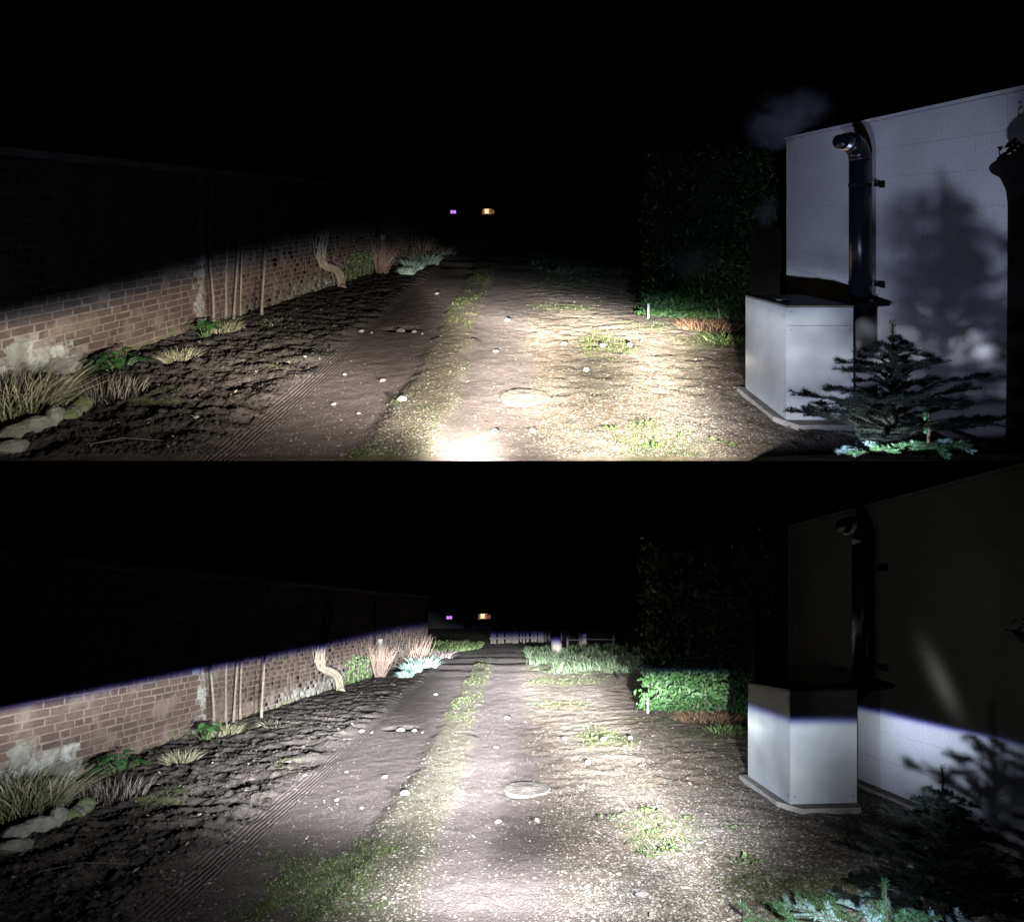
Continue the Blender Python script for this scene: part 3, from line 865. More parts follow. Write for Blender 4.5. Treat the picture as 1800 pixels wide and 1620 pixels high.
    for h in (1.78, 1.0):
        wu = house_u(fv) - .006
        g = G(); g.lathe((fu, fv, h), [(.0815, -.012), (.083, -.01), (.083, .01), (.0815, .012)], 20)
        b = g.build('pipe_clip', 'blackiron', lane, f, True)
        g = G(); g.box(((fu + wu) / 2 + .06, fv - .06, h), ((wu - fu) / 2 - .02, .012, .014)); g.box((wu - .005, fv - .06, h), (.005, .03, .025))
        g.build('bracket', 'blackiron', lane, f)

def steam(lane):
    for (u, v, h, s, lab, dn) in [(2.75, 5.95, 2.46, (.5, .36, .36), 'faint grey steam drifting above the outbuilding corner, upper lane', 1.),
                                  (2.68, 6.3, 1.55, (.17, .2, .22), 'thin wisp of steam beside the outbuilding edge, upper lane', .5),
                                  (2.15, 7.2, .95, (.45, .4, .28), 'thin patch of steam in front of the hedge, upper lane', .32)]:
        m, N, K, b = newmat('steam'); N.remove(b)
        pv = N.new('ShaderNodeVolumePrincipled'); pv.inputs['Color'].default_value = (.85, .88, .92, 1)
        tc = N.new('ShaderNodeTexCoord'); nz = N.new('ShaderNodeTexNoise'); nz.inputs['Scale'].default_value = 1.6; nz.inputs['Detail'].default_value = 5
        nz.inputs['Distortion'].default_value = .6
        K.new(tc.outputs['Object'], nz.inputs['Vector'])
        ln = N.new('ShaderNodeVectorMath'); ln.operation = 'LENGTH'; K.new(tc.outputs['Object'], ln.inputs[0])
        fo = N.new('ShaderNodeMapRange'); fo.inputs[1].default_value = 1.; fo.inputs[2].default_value = .15; fo.interpolation_type = 'SMOOTHSTEP'
        fo.inputs[1].default_value = .15; fo.inputs[2].default_value = 1.; fo.inputs[3].default_value = 1.; fo.inputs[4].default_value = 0.
        K.new(ln.outputs['Value'], fo.inputs[0])
        th = N.new('ShaderNodeMapRange'); th.inputs[1].default_value = .38; th.inputs[2].default_value = .75; K.new(nz.outputs[0], th.inputs[0])
        mu = N.new('ShaderNodeMath'); mu.operation = 'MULTIPLY'; K.new(fo.outputs[0], mu.inputs[0]); K.new(th.outputs[0], mu.inputs[1])
        m2 = N.new('ShaderNodeMath'); m2.operation = 'MULTIPLY'; K.new(mu.outputs[0], m2.inputs[0]); m2.inputs[1].default_value = 6. * dn
        K.new(m2.outputs[0], pv.inputs['Density']); K.new(pv.outputs[0], N['Material Output'].inputs['Volume'])
        g = G(); g.rock((0, 0, 0), (1, 1, 1), 1, n=(10, 16))
        me = mesh_from('steam', g.V, g.F, m, None, True)
        o = link('steam', me); o.location = lane.w1(u, v, h); o.scale = s
        tag(o, lab, 'steam', kind='stuff')


# ------------------------------------------------------------------ plants
def sapling(lane, u, v, H, bend, label, seed):
    rr = random.Random(seed)
    r = thing(lane, 'sapling', u, v, label, 'sapling', 'saplings along the brick wall, %s lane' % lane.word)
    z = lane.g(u, v)
    P = []; R = []
    for i in range(12):
        t = i / 11
        P.append((u + bend * (4 * t * (1 - t)) * .6 + .02 * math.sin(t * 7 + seed) + bend * t * .3, v + .04 * math.sin(t * 5 + seed * 2), z - .02 + H * t))
        R.append(.0155 * (1 - .72 * t) * rr.uniform(.9, 1.1) + .003)
    R[0] *= 1.4
    g = G(); g.tube(P, R, 8); g.build('trunk', 'sapling', lane, r, True)
    g = G()
    for k in range(9):
        i = rr.randint(4, 11); p = Vector(P[i]); d = Vector((rr.uniform(-1, 1), rr.uniform(-.4, .8), rr.uniform(.3, 1.))).normalized()
        L_ = rr.uniform(.12, .38); q = p + d * L_ * .5 + Vector((0, 0, .01)); e = p + d * L_ + Vector((0, 0, .06))
        g.tube([p, q, e], [.004, .003, .0015], 5)
        g.tube([q, q + Vector((rr.uniform(-.1, .1), rr.uniform(-.1, .1), .08))], [.0025, .001], 4)
    g.build('crown', 'sapling', lane, r, True)

def vine(lane):
    r = thing(lane, 'climbing_vine', -3.42, 11.95, 'gnarled pale climber trunk leaning against the brick wall, %s lane' % lane.word, 'climber')
    z = lane.g(-3.42, 11.95)
    base = [(-3.42, 11.95, z - .05), (-3.43, 11.92, .15), (-3.45, 11.85, .30), (-3.48, 11.66, .40), (-3.53, 11.42, .46), (-3.565, 11.2, .54), (-3.575, 11.1, .68), (-3.56, 11.18, .95), (-3.52, 11.4, 1.4), (-3.5, 11.6, 1.9)]
    rr = random.Random(4)
    for k in range(6):
        a = k * 1.05; g = G(); P = []; R = []
        for i, p in enumerate(base):
            tw = a + i * .5; rad = .065 if i < 6 else .09
            P.append((p[0] + .02 + rad * .5 * math.cos(tw), p[1] + rad * math.cos(tw), p[2] + rad * .6 * math.sin(tw)))
            R.append((.038 if i < 5 else .026 if i < 7 else .016) * rr.uniform(.8, 1.2))
        g.tube(P, R, 8, wob=.12); g.build('stem', 'bark', lane, r, True)
    for k in range(12):
        g = G(); b = base[rr.randint(4, 8)]; P = [Vector(b)]
        for i in range(4): P.append(P[-1] + Vector((rr.uniform(-.08, .08), rr.uniform(-.05, .02), rr.uniform(.06, .22) * rr.choice((1, 1, -.6)))))
        g.tube(P, [.014, .011, .009, .006, .003], 5, wob=.1); g.build('shoot', 'bark', lane, r, True)
    g = G(); g.tube([(-3.42, 11.9, z - .02), (-3.34, 11.8, z + .03), (-3.25, 11.75, z - .02)], [.06, .04, .02], 7); g.build('root', 'bark', lane, r, True)

def tuft(lane, name, u, v, rad, H, n, mat, label, cat, spread=.6, width=.004, group=None, seg=3, curl=.8, base_shift=0., extra=None):
    r = thing(lane, name, u, v, label, cat, group)
    a = rng.uniform(0, 2 * np.pi, n); q = np.sqrt(rng.random(n)) * rad
    x = u + q * np.cos(a); y = v + q * np.sin(a)
    B = np.stack([x, y, gh(x, y) - .01], 1)
    ln = np.stack([np.cos(a), np.sin(a)], 1) * (q / rad * spread * H)[:, None] + rng.normal(size=(n, 2)) * spread * H * .35
    h = H * rng.uniform(.55, 1.1, n)
    o = soup(lane, 'blades', [blades(B, h, ln, rng.uniform(.7, 1.3, n) * width, seg, curl)], mat, r, 'stuff')
    if extra:
        k = n // 3; B2 = B[:k].copy(); B2[:, :2] = B2[:, :2] * .9 + np.array((u, v)) * .1
        soup(lane, 'dry_blades', [blades(B2, h[:k] * .8, ln[:k] * 1.5, np.full(k, width), seg, 1.3)], extra, r, 'stuff')
    return r

def leafy(lane, u, v, rad, H, n, label, size):
    r = thing(lane, 'leafy_plant', u, v, label, 'plant', 'broad leaved plants at the foot of the wall, %s lane' % lane.word)
    z = lane.g(u, v); rr = random.Random(int(v * 100)); o0 = np.array(r.location)
    g = G()
    for k in range(n):
        a = rr.uniform(0, 6.283); q = rr.random() ** .6 * rad; h = H * (1 - .45 * q / rad) * rr.uniform(.55, 1.05)
        c = Vector((u + q * math.cos(a), v + q * math.sin(a), z + h))
        g.tube([(u + q * .3 * math.cos(a), v + q * .3 * math.sin(a), z - .02), (u + q * .7 * math.cos(a), v + q * .7 * math.sin(a), z + h * .7), c], [.004, .003, .0025], 4)
        out = Vector((math.cos(a), math.sin(a), rr.uniform(-.35, .15))).normalized(); side = Vector((-math.sin(a), math.cos(a), rr.uniform(-.3, .3))).normalized()
        up = out.cross(side); up = -up if up.z < 0 else up
        s = size * rr.uniform(.7, 1.25); V = []; m = 5
        for i in range(m):
            t = i / (m - 1); w_ = s * .42 * math.sin(math.pi * (t * .86 + .1)) ; mid = c + out * (s * (t - .2)) + up * (-.22 * s * t * t)
            V += [mid - side * w_ + up * s * .1, mid, mid + side * w_ + up * s * .1]
        F = []
        for i in range(m - 1): F += [(3 * i, 3 * i + 1, 3 * i + 4, 3 * i + 3), (3 * i + 1, 3 * i + 2, 3 * i + 5, 3 * i + 4)]
        lf = G(); lf.add(V, F, rr.random()); lf.build('leaf', 'hellebore', lane, r, True)
    g.build('stems', 'ivy', lane, r)

def hedge(lane):
    A = Vector((1.93, 8.75)); B = Vector((3.5, 8.0)); H = 2.3; wd = lane.word
    r = thing(lane, 'laurel_hedge', 2.6, 8.5, 'dense dark green laurel hedge at the right of the %s lane' % wd, 'hedge')
    dF = (B - A); L_ = dF.length; tF = dF / L_; nF = Vector((tF.y, -tF.x))
    back = Vector((.30, 1.)).normalized()
    n = 12500
    s = rng.random(n); h = rng.random(n) ** 1.15 * H; dep = np.abs(rng.normal(size=n)) * .16
    nz = (fbm(s * 6, h * 3, 77, 3) - .5) * .9
    f = rng.random(n)
    P = np.zeros((n, 3)); NR = np.zeros((n, 3))
    fr = f < .72
    P[:, 0] = A.x + tF.x * s * L_ - nF.x * dep + nF.x * nz * .6; P[:, 1] = A.y + tF.y * s * L_ - nF.y * dep + nF.y * nz * .6
    P[:, 2] = np.maximum(h, .02)
    NR[:] = (nF.x, nF.y, .25)
    # foot of the hedge thinner than its belly
    P[:, 1] += np.where(fr, .22 * sst(.35, 0., h), 0)
    lf = (f >= .72) & (f < .9)                # side running back along the lane
    k = lf.sum(); q = rng.random(k) * 4.0
    P[lf, 0] = A.x + back.x * q + np.abs(rng.normal(size=k)) * .12; P[lf, 1] = A.y + back.y * q
    NR[lf] = (-1, -.2, .3)
    tp = f >= .9
    k = tp.sum(); q = rng.random(k) * 1.6
    P[tp, 0] += back.x * q; P[tp, 1] += back.y * q; P[tp, 2] = H + (nz[tp]) * .4
    NR[tp] = (0, -.2, 1)
    NR += rng.normal(size=(n, 3)) * .55
    P[:, :2] += rng.normal(size=(n, 2)) * .05
    P[:, 2] += np.where(P[:, 2] > H - .4, rng.normal(size=n) * .1, 0)
    stray = rng.random(n) < .05
    P[stray, 0] += nF.x * rng.uniform(.02, .2, stray.sum()); P[stray, 1] += nF.y * rng.uniform(.02, .2, stray.sum())
    P[:, 2] = np.maximum(P[:, 2], .03)
    soup(lane, 'foliage', [leaves(P, np.clip(rng.lognormal(np.log(.07), .32, n), .035, .14), NR, .42, .12)], 'laurel', r, 'stuff')
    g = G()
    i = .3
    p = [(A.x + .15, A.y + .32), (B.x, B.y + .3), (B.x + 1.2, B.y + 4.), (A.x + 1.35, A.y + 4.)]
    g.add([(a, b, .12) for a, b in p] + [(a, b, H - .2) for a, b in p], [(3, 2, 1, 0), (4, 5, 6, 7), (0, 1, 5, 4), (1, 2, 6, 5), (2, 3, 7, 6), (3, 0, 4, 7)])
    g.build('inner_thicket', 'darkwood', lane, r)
    rr = random.Random(6)
    for k in range(9):
        s_ = (k + .5) / 9; x = A.x + tF.x * s_ * L_ + .1; y = A.y + tF.y * s_ * L_ + .28
        g = G(); g.tube([(x, y, -.05), (x + rr.uniform(-.1, .1), y, .25), (x + rr.uniform(-.2, .2), y + .05, .6)], [.02, .015, .01], 6); g.build('stem', 'treebark', lane, r, True)
    # white marker stake at its corner
    g = G(); g.box((1.965, 8.62, .1), (.011, .011, .115), None, .002)
    single(g, lane, 'marker_stake', 'white', 1.965, 8.62, 'small white stake at the near corner of the hedge, %s lane' % wd, 'stake')
    tuft(lane, 'dry_grass_tuft', 2.62, 8.0, .42, .13, 420, 'redstem', 'low strip of reddish dry grass under the hedge, %s lane' % wd, 'grass', .9, .003)
    tuft(lane, 'weed_clump', 2.55, 7.15, .22, .12, 130, 'grass', 'low leafy weeds between hedge and boiler cabinet, %s lane' % wd, 'weeds', .9, .008)

def fir(lane, u, v, H, rad, label, z0, nb, seed, spreadz=1., sector=None, rise=.22, mat='needle', pale=.25, wood='bud'):
    rr = random.Random(seed)
    r = thing(lane, 'fir_tree', u, v, label, 'tree', h=z0)
    g = G(); g.tube([(u, v, z0 - .0), (u + .01, v, z0 + H * .6), (u, v, z0 + H * .98)], [.014 * H / .8 + .002, .006, .0025], 8); g.build('trunk', wood, lane, r, True)
    nd = []; nd2 = []
    tw = G()
    def needles(p, q, n, L_, tgt, w_=.0011):
        d = (q - p); l = d.length; d = d / l
        t = rng.random(n); C = np.array(p)[None] + np.array(d)[None] * (t * l)[:, None]
        a = rng.uniform(0, 2 * np.pi, n)
        x = d.orthogonal().normalized(); y = d.cross(x)
        rad_ = np.cos(a)[:, None] * np.array(x) + np.sin(a)[:, None] * np.array(y)
        dv = rad_ * .85 + np.array(d)[None] * .6; dv[:, 2] *= .7; dv[:, 2] += .12
        LL = L_ * rng.uniform(.7, 1.1, n)
        T = C + dv * LL[:, None]
        sd = np.cross(dv, rng.normal(size=(n, 3))); sd /= np.linalg.norm(sd, axis=1, keepdims=True) + 1e-9
        m = C + dv * (LL * .5)[:, None]
        V = np.stack([C, m + sd * w_, T, m - sd * w_], 1).reshape(-1, 3)
        F = (np.array([(0, 1, 2), (0, 2, 3)])[None] + (np.arange(n) * 4)[:, None, None]).reshape(-1, 3)
        tgt.append((V, F, np.repeat(rng.random(n), 4)))
    needles(Vector((u, v, z0 + H * .35)), Vector((u, v, z0 + H)), int(200 + 500 * H), .022, nd)
    for k in range(nb):
        f = k / nb
        zz = z0 + H * (.06 + .80 * f * spreadz)
        a = k * 2.4 + rr.uniform(-.3, .3)
        if sector: a = sector[0] + (sector[1] - sector[0]) * ((k * .618) % 1)
        L_ = rad * (1 - .85 * f * min(1, spreadz * 1.5)) * (rr.uniform(.8, 1.1) if wood == 'bud' else rr.uniform(.5, 1.0))
        p = Vector((u, v, zz)); d = Vector((math.cos(a), math.sin(a), rr.uniform(.0, rise)))
        q = p + d * L_ + Vector((0, 0, -.06 * L_))
        m = p + d * L_ * .5 + Vector((0, 0, .03))
        tw.tube([p, m, q], [.005, .0035, .0015], 5)
        tgt = nd2 if rr.random() < pale else nd
        needles(p, m, int(420 * L_), .024, tgt); needles(m, q, int(520 * L_), .024, tgt)
        for j in range(int(5 + 9 * L_)):
            t = rr.uniform(.2, .96); b = p.lerp(q, t) + Vector((0, 0, .03 * math.sin(math.pi * t)))
            sgn = 1 if j % 2 else -1
            sd = Vector((-d.y * sgn, d.x * sgn, 0)) * .75 + d * .6 + Vector((0, 0, rr.uniform(-.1, .15)))
            l2 = L_ * rr.uniform(.22, .42) * (1.15 - t * .6)
            e = b + sd * l2
            tw.tube([b, e], [.003, .0015], 4)
            needles(b, e, int(1000 * l2) + 20, .022, tgt)
    tw.build('branches', wood, lane, r)
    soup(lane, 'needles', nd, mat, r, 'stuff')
    if nd2: soup(lane, 'pale_needles', nd2, 'needle2', r, 'stuff')
    return r

def bare_tree(lane, u, v, H, rad, lean, label, seed):
    rr = random.Random(seed); z = lane.g(u, v)
    r = thing(lane, 'bare_tree', u, v, label, 'tree')
    P = [(u, v, z - .1), (u - .02, v, .15), (u + lean * .4, v, .9), (u + lean, v, 2.2), (u + lean * 1.2, v, H * .7), (u + lean * 1.1, v, H)]
    g = G(); g.tube(P, [rad * 1.7, rad * 1.15, rad, rad * .85, rad * .5, rad * .15], 12, wob=.06); g.build('trunk', 'treebark', lane, r, True)
    for k in range(10):
        i = rr.uniform(.38, .95); h = H * i; b = Vector((u + lean, v, h)); a = rr.uniform(0, 6.283)
        d = Vector((math.cos(a), math.sin(a), rr.uniform(.4, .9))).normalized(); L_ = H * .32 * rr.uniform(.6, 1.1) * (1.15 - i * .6)
        g = G(); Q = [b, b + d * L_ * .5, b + d * L_ + Vector((0, 0, L_ * .15))]; g.tube(Q, [rad * .35, rad * .2, .01], 7)
        for j in range(6):
            s = Q[0].lerp(Q[2], rr.uniform(.35, 1)); e = s + Vector((rr.uniform(-1, 1), rr.uniform(-1, 1), rr.uniform(0, 1))).normalized() * L_ * .4
            g.tube([s, e], [.012, .003], 5)
        g.build('limb', 'treebark', lane, r, True)

def twig_shrub(lane, u, v, H, rad, n, label):
    r = thing(lane, 'twiggy_shrub', u, v, label, 'shrub'); rr = random.Random(9); z = lane.g(u, v)
    g = G()
    for k in range(n):
        a = rr.uniform(0, 6.283); q = rr.random() * rad; b = Vector((u + .12 * math.cos(a) * rr.random(), v + .12 * math.sin(a), z - .02))
        e = Vector((u + q * math.cos(a), v + q * math.sin(a) * .7, z + H * rr.uniform(.6, 1.05)))
        m = b.lerp(e, .5) + Vector((rr.uniform(-.05, .05), 0, .05))
        g.tube([b, m, e], [.007, .0045, .0025], 4)
        for j in range(3):
            s = m.lerp(e, rr.random()); g.tube([s, s + Vector((rr.uniform(-.15, .15), rr.uniform(-.1, .1), rr.uniform(.05, .2)))], [.004, .002], 4)
    g.build('twigs', 'twig', lane, r); 
    g = G(); g.lathe((u, v, z - .03), [(.12, 0), (.11, .06), (.05, .1)], 10); g.build('stool', 'treebark', lane, r, True)

def wall_plants(lane):
    wd = lane.word
    # ivy and moss growing on the foot of the wall between the vine and the pipe
    n = 500
    v = rng.uniform(12.6, 14.2, n); h = rng.random(n) ** 1.6 * (.62 - .12 * np.abs(v - 13.2)); u = wall_pt(v) + rng.uniform(.02, .1, n)
    C = np.stack([u, v, h + .02], 1); NR = np.tile((1, -.4, .3), (n, 1)) + rng.normal(size=(n, 3)) * .5
    r = thing(lane, 'ivy', wall_pt(13.3) + .06, 13.3, 'patch of ivy climbing the brick wall between vine and pipe, %s lane' % wd, 'ivy')
    soup(lane, 'foliage', [leaves(C, rng.uniform(.035, .08, n), NR, .7, .1)], 'ivy', r, 'stuff')
    g = G()
    for k in range(5):
        x = 12.8 + k * .3; g.tube([(wall_pt(x) + .06, x, -.03), (wall_pt(x) + .05, x + .1, .25), (wall_pt(x) + .04, x + .25, .5)], [.012, .009, .004], 5)
    g.build('stem', 'bark', lane, r, True)
    twig_shrub(lane, -3.08, 14.2, .8, .45, 70, 'upright russet twiggy shrub in front of the wall, %s lane' % wd)
    # climber at the far end of the wall
    r = thing(lane, 'wall_climber', wall_pt(18.6) + .15, 18.6, 'tangled bare climber at the far end of the brick wall, %s lane' % wd, 'climber')
    rr = random.Random(12); g = G()
    for k in range(40):
        x = rr.uniform(17.4, 20); b = Vector((wall_pt(x) + .1, x, -.02)); P = [b]
        for i in range(5): P.append(P[-1] + Vector((rr.uniform(-.03, .1), rr.uniform(-.2, .2), rr.uniform(.06, .24))))
        g.tube(P, [.016, .013, .01, .008, .006, .003], 5)
    g.build('stems', 'twig', lane, r)
    tuft(lane, 'dead_bracken', wall_pt(20.) + .5, 20.1, .4, .55, 120, 'dry', 'arching dead bracken at the end of the wall, %s lane' % wd, 'bracken', 1.1, .01, curl=1.3)


def left_border(lane):
    wd = lane.word; T = lambda s: s + ', %s lane' % wd
    for (u, v, H, b, lab, sd) in [(-3.86, 7.66, 2.3, .02, 'nearest and thickest of the saplings by the wall', 1), (-4.0, 8.35, 2.2, .06, 'left one of two saplings behind the pale grass tuft', 2),
                                  (-3.91, 8.4, 2.2, .07, 'right one of two saplings behind the pale grass tuft', 3), (-3.90, 8.58, 2.1, .03, 'single slim sapling right of the pale grass tuft', 4),
                                  (-3.60, 8.66, 2.2, .015, 'rightmost of the slim saplings by the wall', 5)]:
        sapling(lane, u, v, H, b, T(lab), sd)
    vine(lane)
    tuft(lane, 'grass_clump', -3.74, 4.52, .28, .40, 700, 'straw', T('big arching clump of straw green grass behind the edging stones'), 'grass', .75, .0042, seg=4, extra='grass')
    tuft(lane, 'dry_stem_clump', -3.38, 5.0, .3, .15, 220, 'dry', T('clump of short dry grey stems in the border'), 'plant', .45, .0035, curl=.4)
    leafy(lane, -3.86, 5.85, .23, .22, 34, T('glossy green leafy plant nearest to the edging stones'), .1)
    leafy(lane, -3.72, 7.25, .17, .2, 22, T('small glossy green plant near the first sapling'), .09)
    tuft(lane, 'grass_tuft', -3.45, 6.2, .14, .19, 260, 'straw', T('yellow green grass tuft between the two leafy plants'), 'grass', .7, .0036)
    tuft(lane, 'grass_tuft', -3.66, 7.62, .17, .2, 260, 'straw', T('pale grass tuft at the foot of the saplings'), 'grass', .75, .0036)
    tuft(lane, 'grass_tuft', -3.25, 8.15, .22, .07, 120, 'straw', T('low flattened grass tuft right of the saplings'), 'grass', 1.2, .004)
    tuft(lane, 'seedling', -3.45, 7.15, .06, .06, 24, 'longgrass', T('small grey green seedling in the dark soil'), 'plant', .8, .006)
    for (u, v, r_, H, lab) in [(-2.45, 14.05, .14, .24, 'nearest small silver tussock beyond the twiggy shrub'), (-2.48, 15.2, .22, .34, 'middle bright silver tussock beyond the twiggy shrub'), (-2.42, 16.7, .36, .44, 'largest and farthest silver blue tussock beyond the twiggy shrub')]:
        tuft(lane, 'silver_tussock', u, v, r_, H, 260, 'paleblade', T(lab), 'plant', .55, .009, 'silver tussocks by the wall, %s lane' % wd)
    # edging stones round the grass clump
    ST = [(13, 792, .12, .07, .05, .5, 'stone', 'small pale edging stone at the left end of the row'), (30, 770, .12, .075, .06, .6, 'stone', 'second edging stone from the left end of the row'),
          (62, 760, .15, .09, .07, .7, 'stone', 'broad grey edging stone in the middle of the row'), (92, 748, .09, .11, .085, .3, 'stone', 'upright wedge shaped edging stone'),
          (118, 742, .075, .07, .06, 0, 'moss_stone', 'bright green mossy stone low in the edging'), (124, 729, .13, .07, .05, -.6, 'stone', 'long pale flat stone on top of the edging'),
          (141, 719, .1, .09, .06, .2, 'moss_stone', 'mossy green stone at the right end of the edging'), (112, 706, .1, .04, .03, .5, 'stone', 'thin flat pale stone at the back of the edging'),
          (83, 706, .09, .08, .05, 0, 'dark_stone', 'dark round stone in the shadow behind the edging')]
    for i, (x, y, a, b, c, rz, mt, lab) in enumerate(ST):
        y = y + 5
        v = 1680 / (y - 365); u = (x - 900) * v / 1050
        if lane is UP: v = max(v, 3.86)
        g = G(); g.rock((u, v, c * .55 + .01), (a, b, c * 1.25), 30 + i, rz)
        single(g, lane, 'edging_stone', mt, u, v, T(lab), 'stone', 'edging stones round the grass clump, %s lane' % wd)
    g = G(); g.rock((-4.05, 5.28, .06), (.16, .09, .09), 44, .3)
    single(g, lane, 'fallen_stone', 'stone', -4.05, 5.28, T('rough pale stone fallen against the foot of the brick wall'), 'stone')
    g = G(); g.tube([(-2.9, 3.9 if lane is UP else 3.45, .03), (-2.6, 4.0 if lane is UP else 3.56, .06), (-2.3, 4.02 if lane is UP else 3.6, .03)], [.003, .0025, .0015], 5)
    single(g, lane, 'twig', 'dry', -2.6, 4.0, T('thin pale arching twig lying on the dark soil'), 'twig')

def lane_stones(lane):
    wd = lane.word
    # round slab
    u, v = .106, 5.05; z = lane.g(u, v)
    g = G(); rr = random.Random(2); n = 28; V = []; F = []
    for (k, h) in ((1.02, -.04), (1.0, .012), (.93, .028), (.5, .031)):
        h = h - .013
        for j in range(n):
            a = 2 * math.pi * j / n; q = 1 + .03 * math.sin(3 * a + 1) + .02 * math.sin(7 * a)
            V.append((u + .205 * k * q * math.cos(a), v + .215 * k * q * math.sin(a), z + h + rr.uniform(-.002, .002)))
    V.append((u, v, z + .03))
    for i in range(3):
        for j in range(n): F.append((i * n + j, i * n + (j + 1) % n, (i + 1) * n + (j + 1) % n, (i + 1) * n + j))
    F += [(3 * n + j, 3 * n + (j + 1) % n, 4 * n) for j in range(n)]
    g.add(V, F)
    single(g, lane, 'round_slab', 'slab', u, v, 'flat round stone slab set in the right hand rut, %s lane' % wd, 'slab')
    L_ = [(707, 707, 17, 'pale broken stone left of the round slab on the grassy strip'), (587, 709, 11, 'small pale stone alone in the left rut'), (630, 726, 8, 'tiny pale stone in the left rut'),
          (673, 668, 12, 'pale stone where left rut meets the grassy strip'), (937, 757, 15, 'pale stone just in front of the round slab, right one of two'), (869, 757, 13, 'pale stone in front of the round slab, left one of two'),
          (1031, 651, 14, 'stone in the gravel in front of the mossy patch'), (871, 617, 10, 'small stone in the right rut behind the round slab'), (893, 563, 12, 'pale stone far up the right rut'),
          (704, 580, 19, 'whitest and largest stone, lying in the pothole'), (636, 583, 10, 'small white stone left of the pothole'), (653, 584, 7, 'tiny white stone beside the pothole'),
          (728, 583, 9, 'small white stone right of the pothole'), (742, 586, 6, 'tiny stone right of the pothole'), (992, 606, 11, 'small stone left of the mossy patch'),
          (1060, 612, 13, 'brown stone on the mossy patch'), (1107, 609, 12, 'stone right of the mossy patch'), (606, 656, 7, 'tiny stone in the left rut beside the tyre marks'),
          (345, 746, 10, 'pale stone in the soil left of the tyre marks'), (505, 641, 14, 'pale stone at the edge of the soil border'), (768, 515, 9, 'distant pale stone on the grassy strip')]
    for i, (x, y, px, lab) in enumerate(L_):
        v = 1680 / (y - 365); u = (x - 900) * v / 1050; s = px * v / 1050 * .55; z = lane.g(u, v)
        g = G(); g.rock((u, v, z + s * .28), (s, s * .75, s * .6), 60 + i, i * 1.3)
        single(g, lane, 'stone', 'whitestone' if px != 13 else 'stone', u, v, lab + ', %s lane' % wd, 'stone', 'stones lying on the %s lane' % wd)
    if lane is LO:
        for (x, y, px, lab, mt) in [(1128, 1580, 30, 'broken pinkish brick piece in the gravel at the bottom, lower lane', 'slab'), (1213, 1597, 14, 'curled brown leaf shaped stone beside the brick piece, lower lane', 'dark_stone')]:
            v = 1564.5 / (y - 1077 + .0216 * (x - 900)); u = (x - 900) * v / 1050 - .06 + .0076 * v; s = px * v / 1050 * .5; z = lane.g(u, v)
            g = G(); g.rock((u, v, z + s * .25), (s, s * .5, s * .4), 99 + px, .2)
            single(g, lane, 'brick_piece' if px > 20 else 'stone', mt, u, v, lab, 'stone')
    # broad leaved weeds in the gravel
    pts = [(.72, 4.3, 26, 'small weed at the left end of the weeds nearest the lane'), (.97, 4.36, 60, 'largest weed, a bright clump beside a dark hollow'), (1.2, 4.2, 18, 'faint small weed right of the largest weed'),
           (1.45, 4.0, 24, 'lone weed nearest to the boiler cabinet'), (.92, 3.98, 45, 'bright weed just in front of the largest weed'),
           (.93, 3.66, 34, 'weed low in the gravel in front of the bright weeds'), (.76, 3.6, 22, 'tiny weed left of the low front weed'), (1.33, 3.5, 40, 'broad weed at the right, near the fir')]
    for (a, b, k, lab) in pts:
        if lane is UP and b < 3.84: continue
        P = np.stack([a + rng.normal(size=k) * .045, b + rng.normal(size=k) * .03, np.zeros(k)], 1)
        P[:, 2] = gh(P[:, 0], P[:, 1]) + rng.uniform(.004, .03, k)
        NR = rng.normal(size=(k, 3)) * .4; NR[:, 2] += 1
        r = thing(lane, 'weed', a, b, lab + ', %s lane' % wd, 'weed', 'weeds in the near gravel, %s lane' % wd)
        soup(lane, 'leaves', [leaves(P, rng.uniform(.015, .04, k), NR, .6, .1)], 'grass', r, 'stuff')

